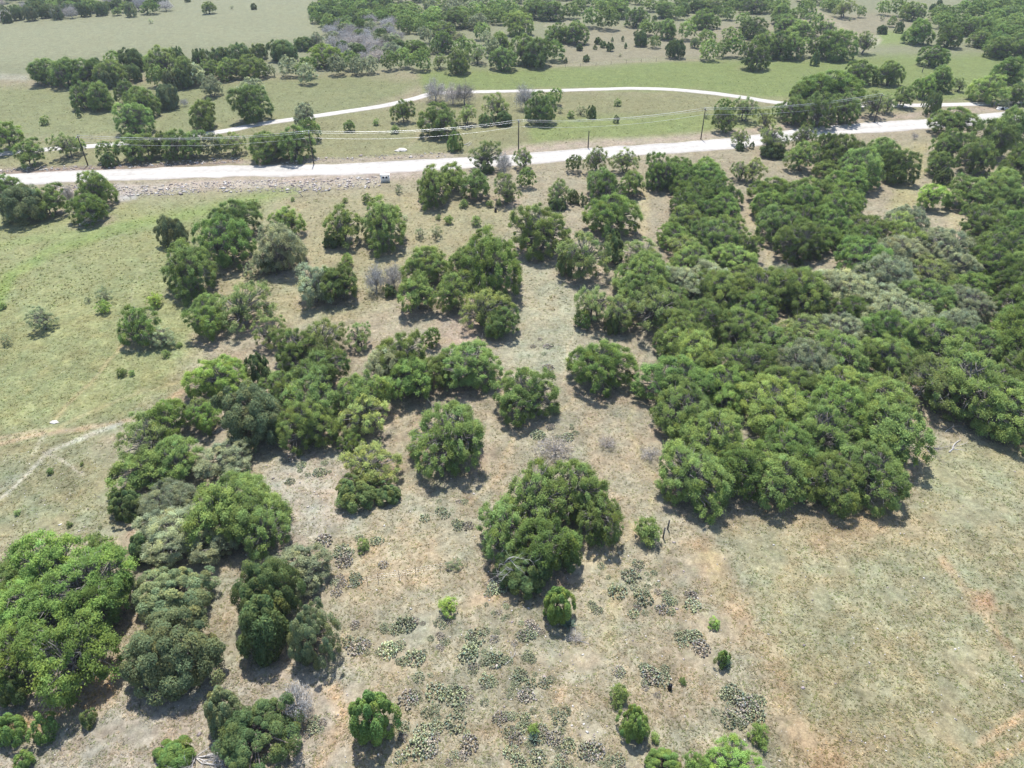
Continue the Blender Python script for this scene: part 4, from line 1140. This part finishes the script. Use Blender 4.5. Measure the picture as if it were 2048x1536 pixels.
# ------------------------------------------------------------------ loose stone, rubble and grass (nobody could count it)
def stones(name, label, P, size, seed, pick):
    rg = np.random.default_rng(seed)
    base = np.array([[1, 0, 0], [-1, 0, 0], [0, 1, 0], [0, -1, 0], [0, 0, 1], [0, 0, -0.6], [.7, .7, .5], [-.7, -.6, .5]], float)
    tri = np.array([[0, 6, 4], [6, 2, 4], [2, 1, 4], [1, 7, 4], [7, 3, 4], [3, 0, 4], [0, 2, 6], [1, 3, 7], [0, 5, 2], [2, 5, 1], [1, 5, 3], [3, 5, 0]])
    n = len(P)
    V = base[None] * rg.uniform(0.6, 1.3, (n, 8, 3)) * size[:, None, None] * np.array([1, 1, 0.6])
    a = rg.uniform(0, 6.28, n); ca, sa = np.cos(a)[:, None], np.sin(a)[:, None]
    V = np.stack([V[..., 0] * ca - V[..., 1] * sa, V[..., 0] * sa + V[..., 1] * ca, V[..., 2]], -1) + P[:, None, :]
    T = (tri[None] + (np.arange(n) * 8)[:, None, None]).reshape(-1, 3)
    pal = np.array([(0.50, 0.47, 0.43), (0.44, 0.40, 0.36), (0.30, 0.25, 0.24), (0.22, 0.19, 0.185), (0.36, 0.31, 0.29)])
    C = np.repeat(pal[rg.choice(5, n, p=pick)] * rg.uniform(0.8, 1.2, (n, 1)), 8, 0)
    o = link(name, mesh_np(name, V.reshape(-1, 3), None, T, M_ROCK, False, C))
    o.color = (1, 1, 1, 1)
    tag(o, label, 'stones', kind='stuff')

def scatter_px(polys, n, rg):
    out = []
    for poly, share in polys:
        xs_, ys_ = [p[0] for p in poly], [p[1] for p in poly]
        k = int(n * share)
        px, py = rg.uniform(min(xs_), max(xs_), 3 * k), rg.uniform(min(ys_), max(ys_), 3 * k)
        m = poly_mask(px, py, poly, 0.01) > 0.5
        out.append(np.stack([px[m][:k], py[m][:k]], 1))
    p = np.concatenate(out)
    a, b_ = (p[:, 0] - 1024) / F, (p[:, 1] - 768) / F
    t = H / (ST + b_ * CT)
    x, y = a * t, (CT - b_ * ST) * t
    return x, y, hgt(x, y), p
rg = np.random.default_rng(55)
x, y, z, p = scatter_px([([(230, 372), (400, 362), (640, 358), (760, 356), (760, 376), (640, 388), (420, 384), (250, 392)], 0.5), ([(0, 340), (250, 325), (480, 312), (480, 322), (250, 336), (0, 352)], 0.3),
                         ([(100, 372), (240, 366), (240, 380), (110, 388)], 0.1), ([(560, 318), (900, 306), (900, 316), (560, 328)], 0.08)], 2600, rg)
ok = ~on_road(x, y, 0.3)
stones('roadside_rubble', 'broken pale limestone rubble on the road bank', np.stack([x, y, z + 0.05], 1)[ok], rg.gamma(1.5, 0.09, ok.sum()) + 0.05, 61, (0.30, 0.27, 0.15, 0.10, 0.18))
x, y, z, p = scatter_px([([(-60, 860), (260, 850), (760, 900), (1000, 900), (1300, 1080), (1500, 1040), (2100, 900), (2100, 1600), (-60, 1600)], 0.7), ([(540, 930), (700, 900), (700, 1040), (560, 1110)], 0.12), ([(960, 1150), (1130, 1250), (1200, 1500), (1000, 1530)], 0.12),
                         ([(-60, 900), (100, 890), (240, 920), (220, 1060), (-60, 1100)], 0.1)], 2600, rg)
stones('loose_stones', 'small pale limestone fragments strewn over the slope', np.stack([x, y, z + 0.01], 1), rg.gamma(1.4, 0.03, len(x)) + 0.025, 63, (0.4, 0.3, 0.1, 0.1, 0.1))
for px, py, s, lab in ((803, 301, 1.1, 'pale flat boulder in the grass above the gravel road'), (796, 302, 0.7, 'smaller pale boulder beside a flat one above the road'), (108, 845, 0.42, 'pale rock lying by the wheel tracks')):
    g = gnd(px, py)
    rr = np.random.default_rng(int(px))
    D = sphere_dirs(40, rr)
    import bmesh
    bm = bmesh.new()
    for v in D * np.array([1.5, 1.0, 0.45]) * s * (1 + 0.15 * rr.normal(size=(40, 1))):
        bm.verts.new(v)
    bmesh.ops.convex_hull(bm, input=bm.verts)
    me = bpy.data.meshes.new('boulder'); bm.to_mesh(me); bm.free(); me.materials.append(M_STONE)
    tag(link('boulder', me, None, tuple(g + (0, 0, 0.1 * s))), lab, 'boulder')

def grass(n, seed, ylo, yhi, s0, s1):
    rg = np.random.default_rng(seed)
    px, py = rg.uniform(-140, 2190, n), ylo + (yhi - ylo) * rg.random(n)
    a, b_ = (px - 1024) / F, (py - 768) / F
    t = H / (ST + b_ * CT)
    x, y = a * t, (CT - b_ * ST) * t
    ok = ~on_road(x, y, 1.0)
    dens = fbm(x / 4, y / 4, 91) + 0.35 * fbm(x / 1.2, y / 1.2, 93)
    ok &= dens > 0.52
    x, y, px, py = x[ok], y[ok], px[ok], py[ok]
    n = len(x)
    C = fbm_tint(ground_colour(px, py, x, y), x, y, np.clip(90.0 / np.maximum(y, 90), 0.25, 1.0))
    v = np.clip(rg.normal(1.42, 0.30, n), 0.7, 2.1)
    kind_ = rg.choice(3, n, p=(0.38, 0.36, 0.26))
    C = C * v[:, None] * np.array([(1.15, 1.10, 1.0), (0.95, 0.95, 0.90), (0.70, 0.80, 0.56)])[kind_]
    k = 3
    P = np.repeat(np.stack([x, y, hgt(x, y)], 1), k, 0)
    m = n * k
    P[:, :2] += rg.normal(0, 0.07, (m, 2))
    s = rg.uniform(s0, s1, m)[:, None]
    an = rg.uniform(0, 6.283, m)
    d = np.stack([np.cos(an), np.sin(an), np.zeros(m)], 1)
    w = np.stack([-np.sin(an), np.cos(an), np.zeros(m)], 1)
    tip = P + d * s * rg.uniform(0.6, 1.2, m)[:, None] + np.array([0, 0, 1]) * s * rg.uniform(0.2, 0.6, m)[:, None]
    V = np.stack([P - w * s * 0.35, P + w * s * 0.35, tip], 1).reshape(-1, 3)
    return V, np.arange(3 * m).reshape(m, 3), np.repeat(np.repeat(C, k, 0), 3, 0)
V1, T1, C1 = grass(110000, 71, 560, 1640, 0.11, 0.27)
V2, T2, C2 = grass(22000, 73, 150, 620, 0.2, 0.5)
go = link('grass', mesh_np('grass', np.concatenate([V1, V2]), None, np.concatenate([T1, T2 + len(V1)]), M_GRASS, False, np.concatenate([C1, C2])))
go.color = (1, 1, 1, 1)
tag(go, 'short dry and green grass tufts over the pasture', 'grass', kind='stuff')
#@@HAZE@@

# ------------------------------------------------------------------ thin summer haze
hb = MB(); hb.box((0, 1900, 38.0), (11000, 4400, 78.0))
hm = bpy.data.materials.new('haze'); hm.use_nodes = True
hn = hm.node_tree
hn.nodes.remove(hn.nodes['Principled BSDF'])
pv = hn.nodes.new('ShaderNodeVolumePrincipled')
pv.inputs['Color'].default_value = (0.80, 0.88, 1.0, 1)
pv.inputs['Density'].default_value = 0.00013
pv.inputs['Anisotropy'].default_value = 0.2
hn.links.new(pv.outputs[0], hn.nodes['Material Output'].inputs['Volume'])
tag(link('haze', hb.mesh('haze', hm)), 'thin bluish summer haze over the pasture', 'haze', kind='stuff')
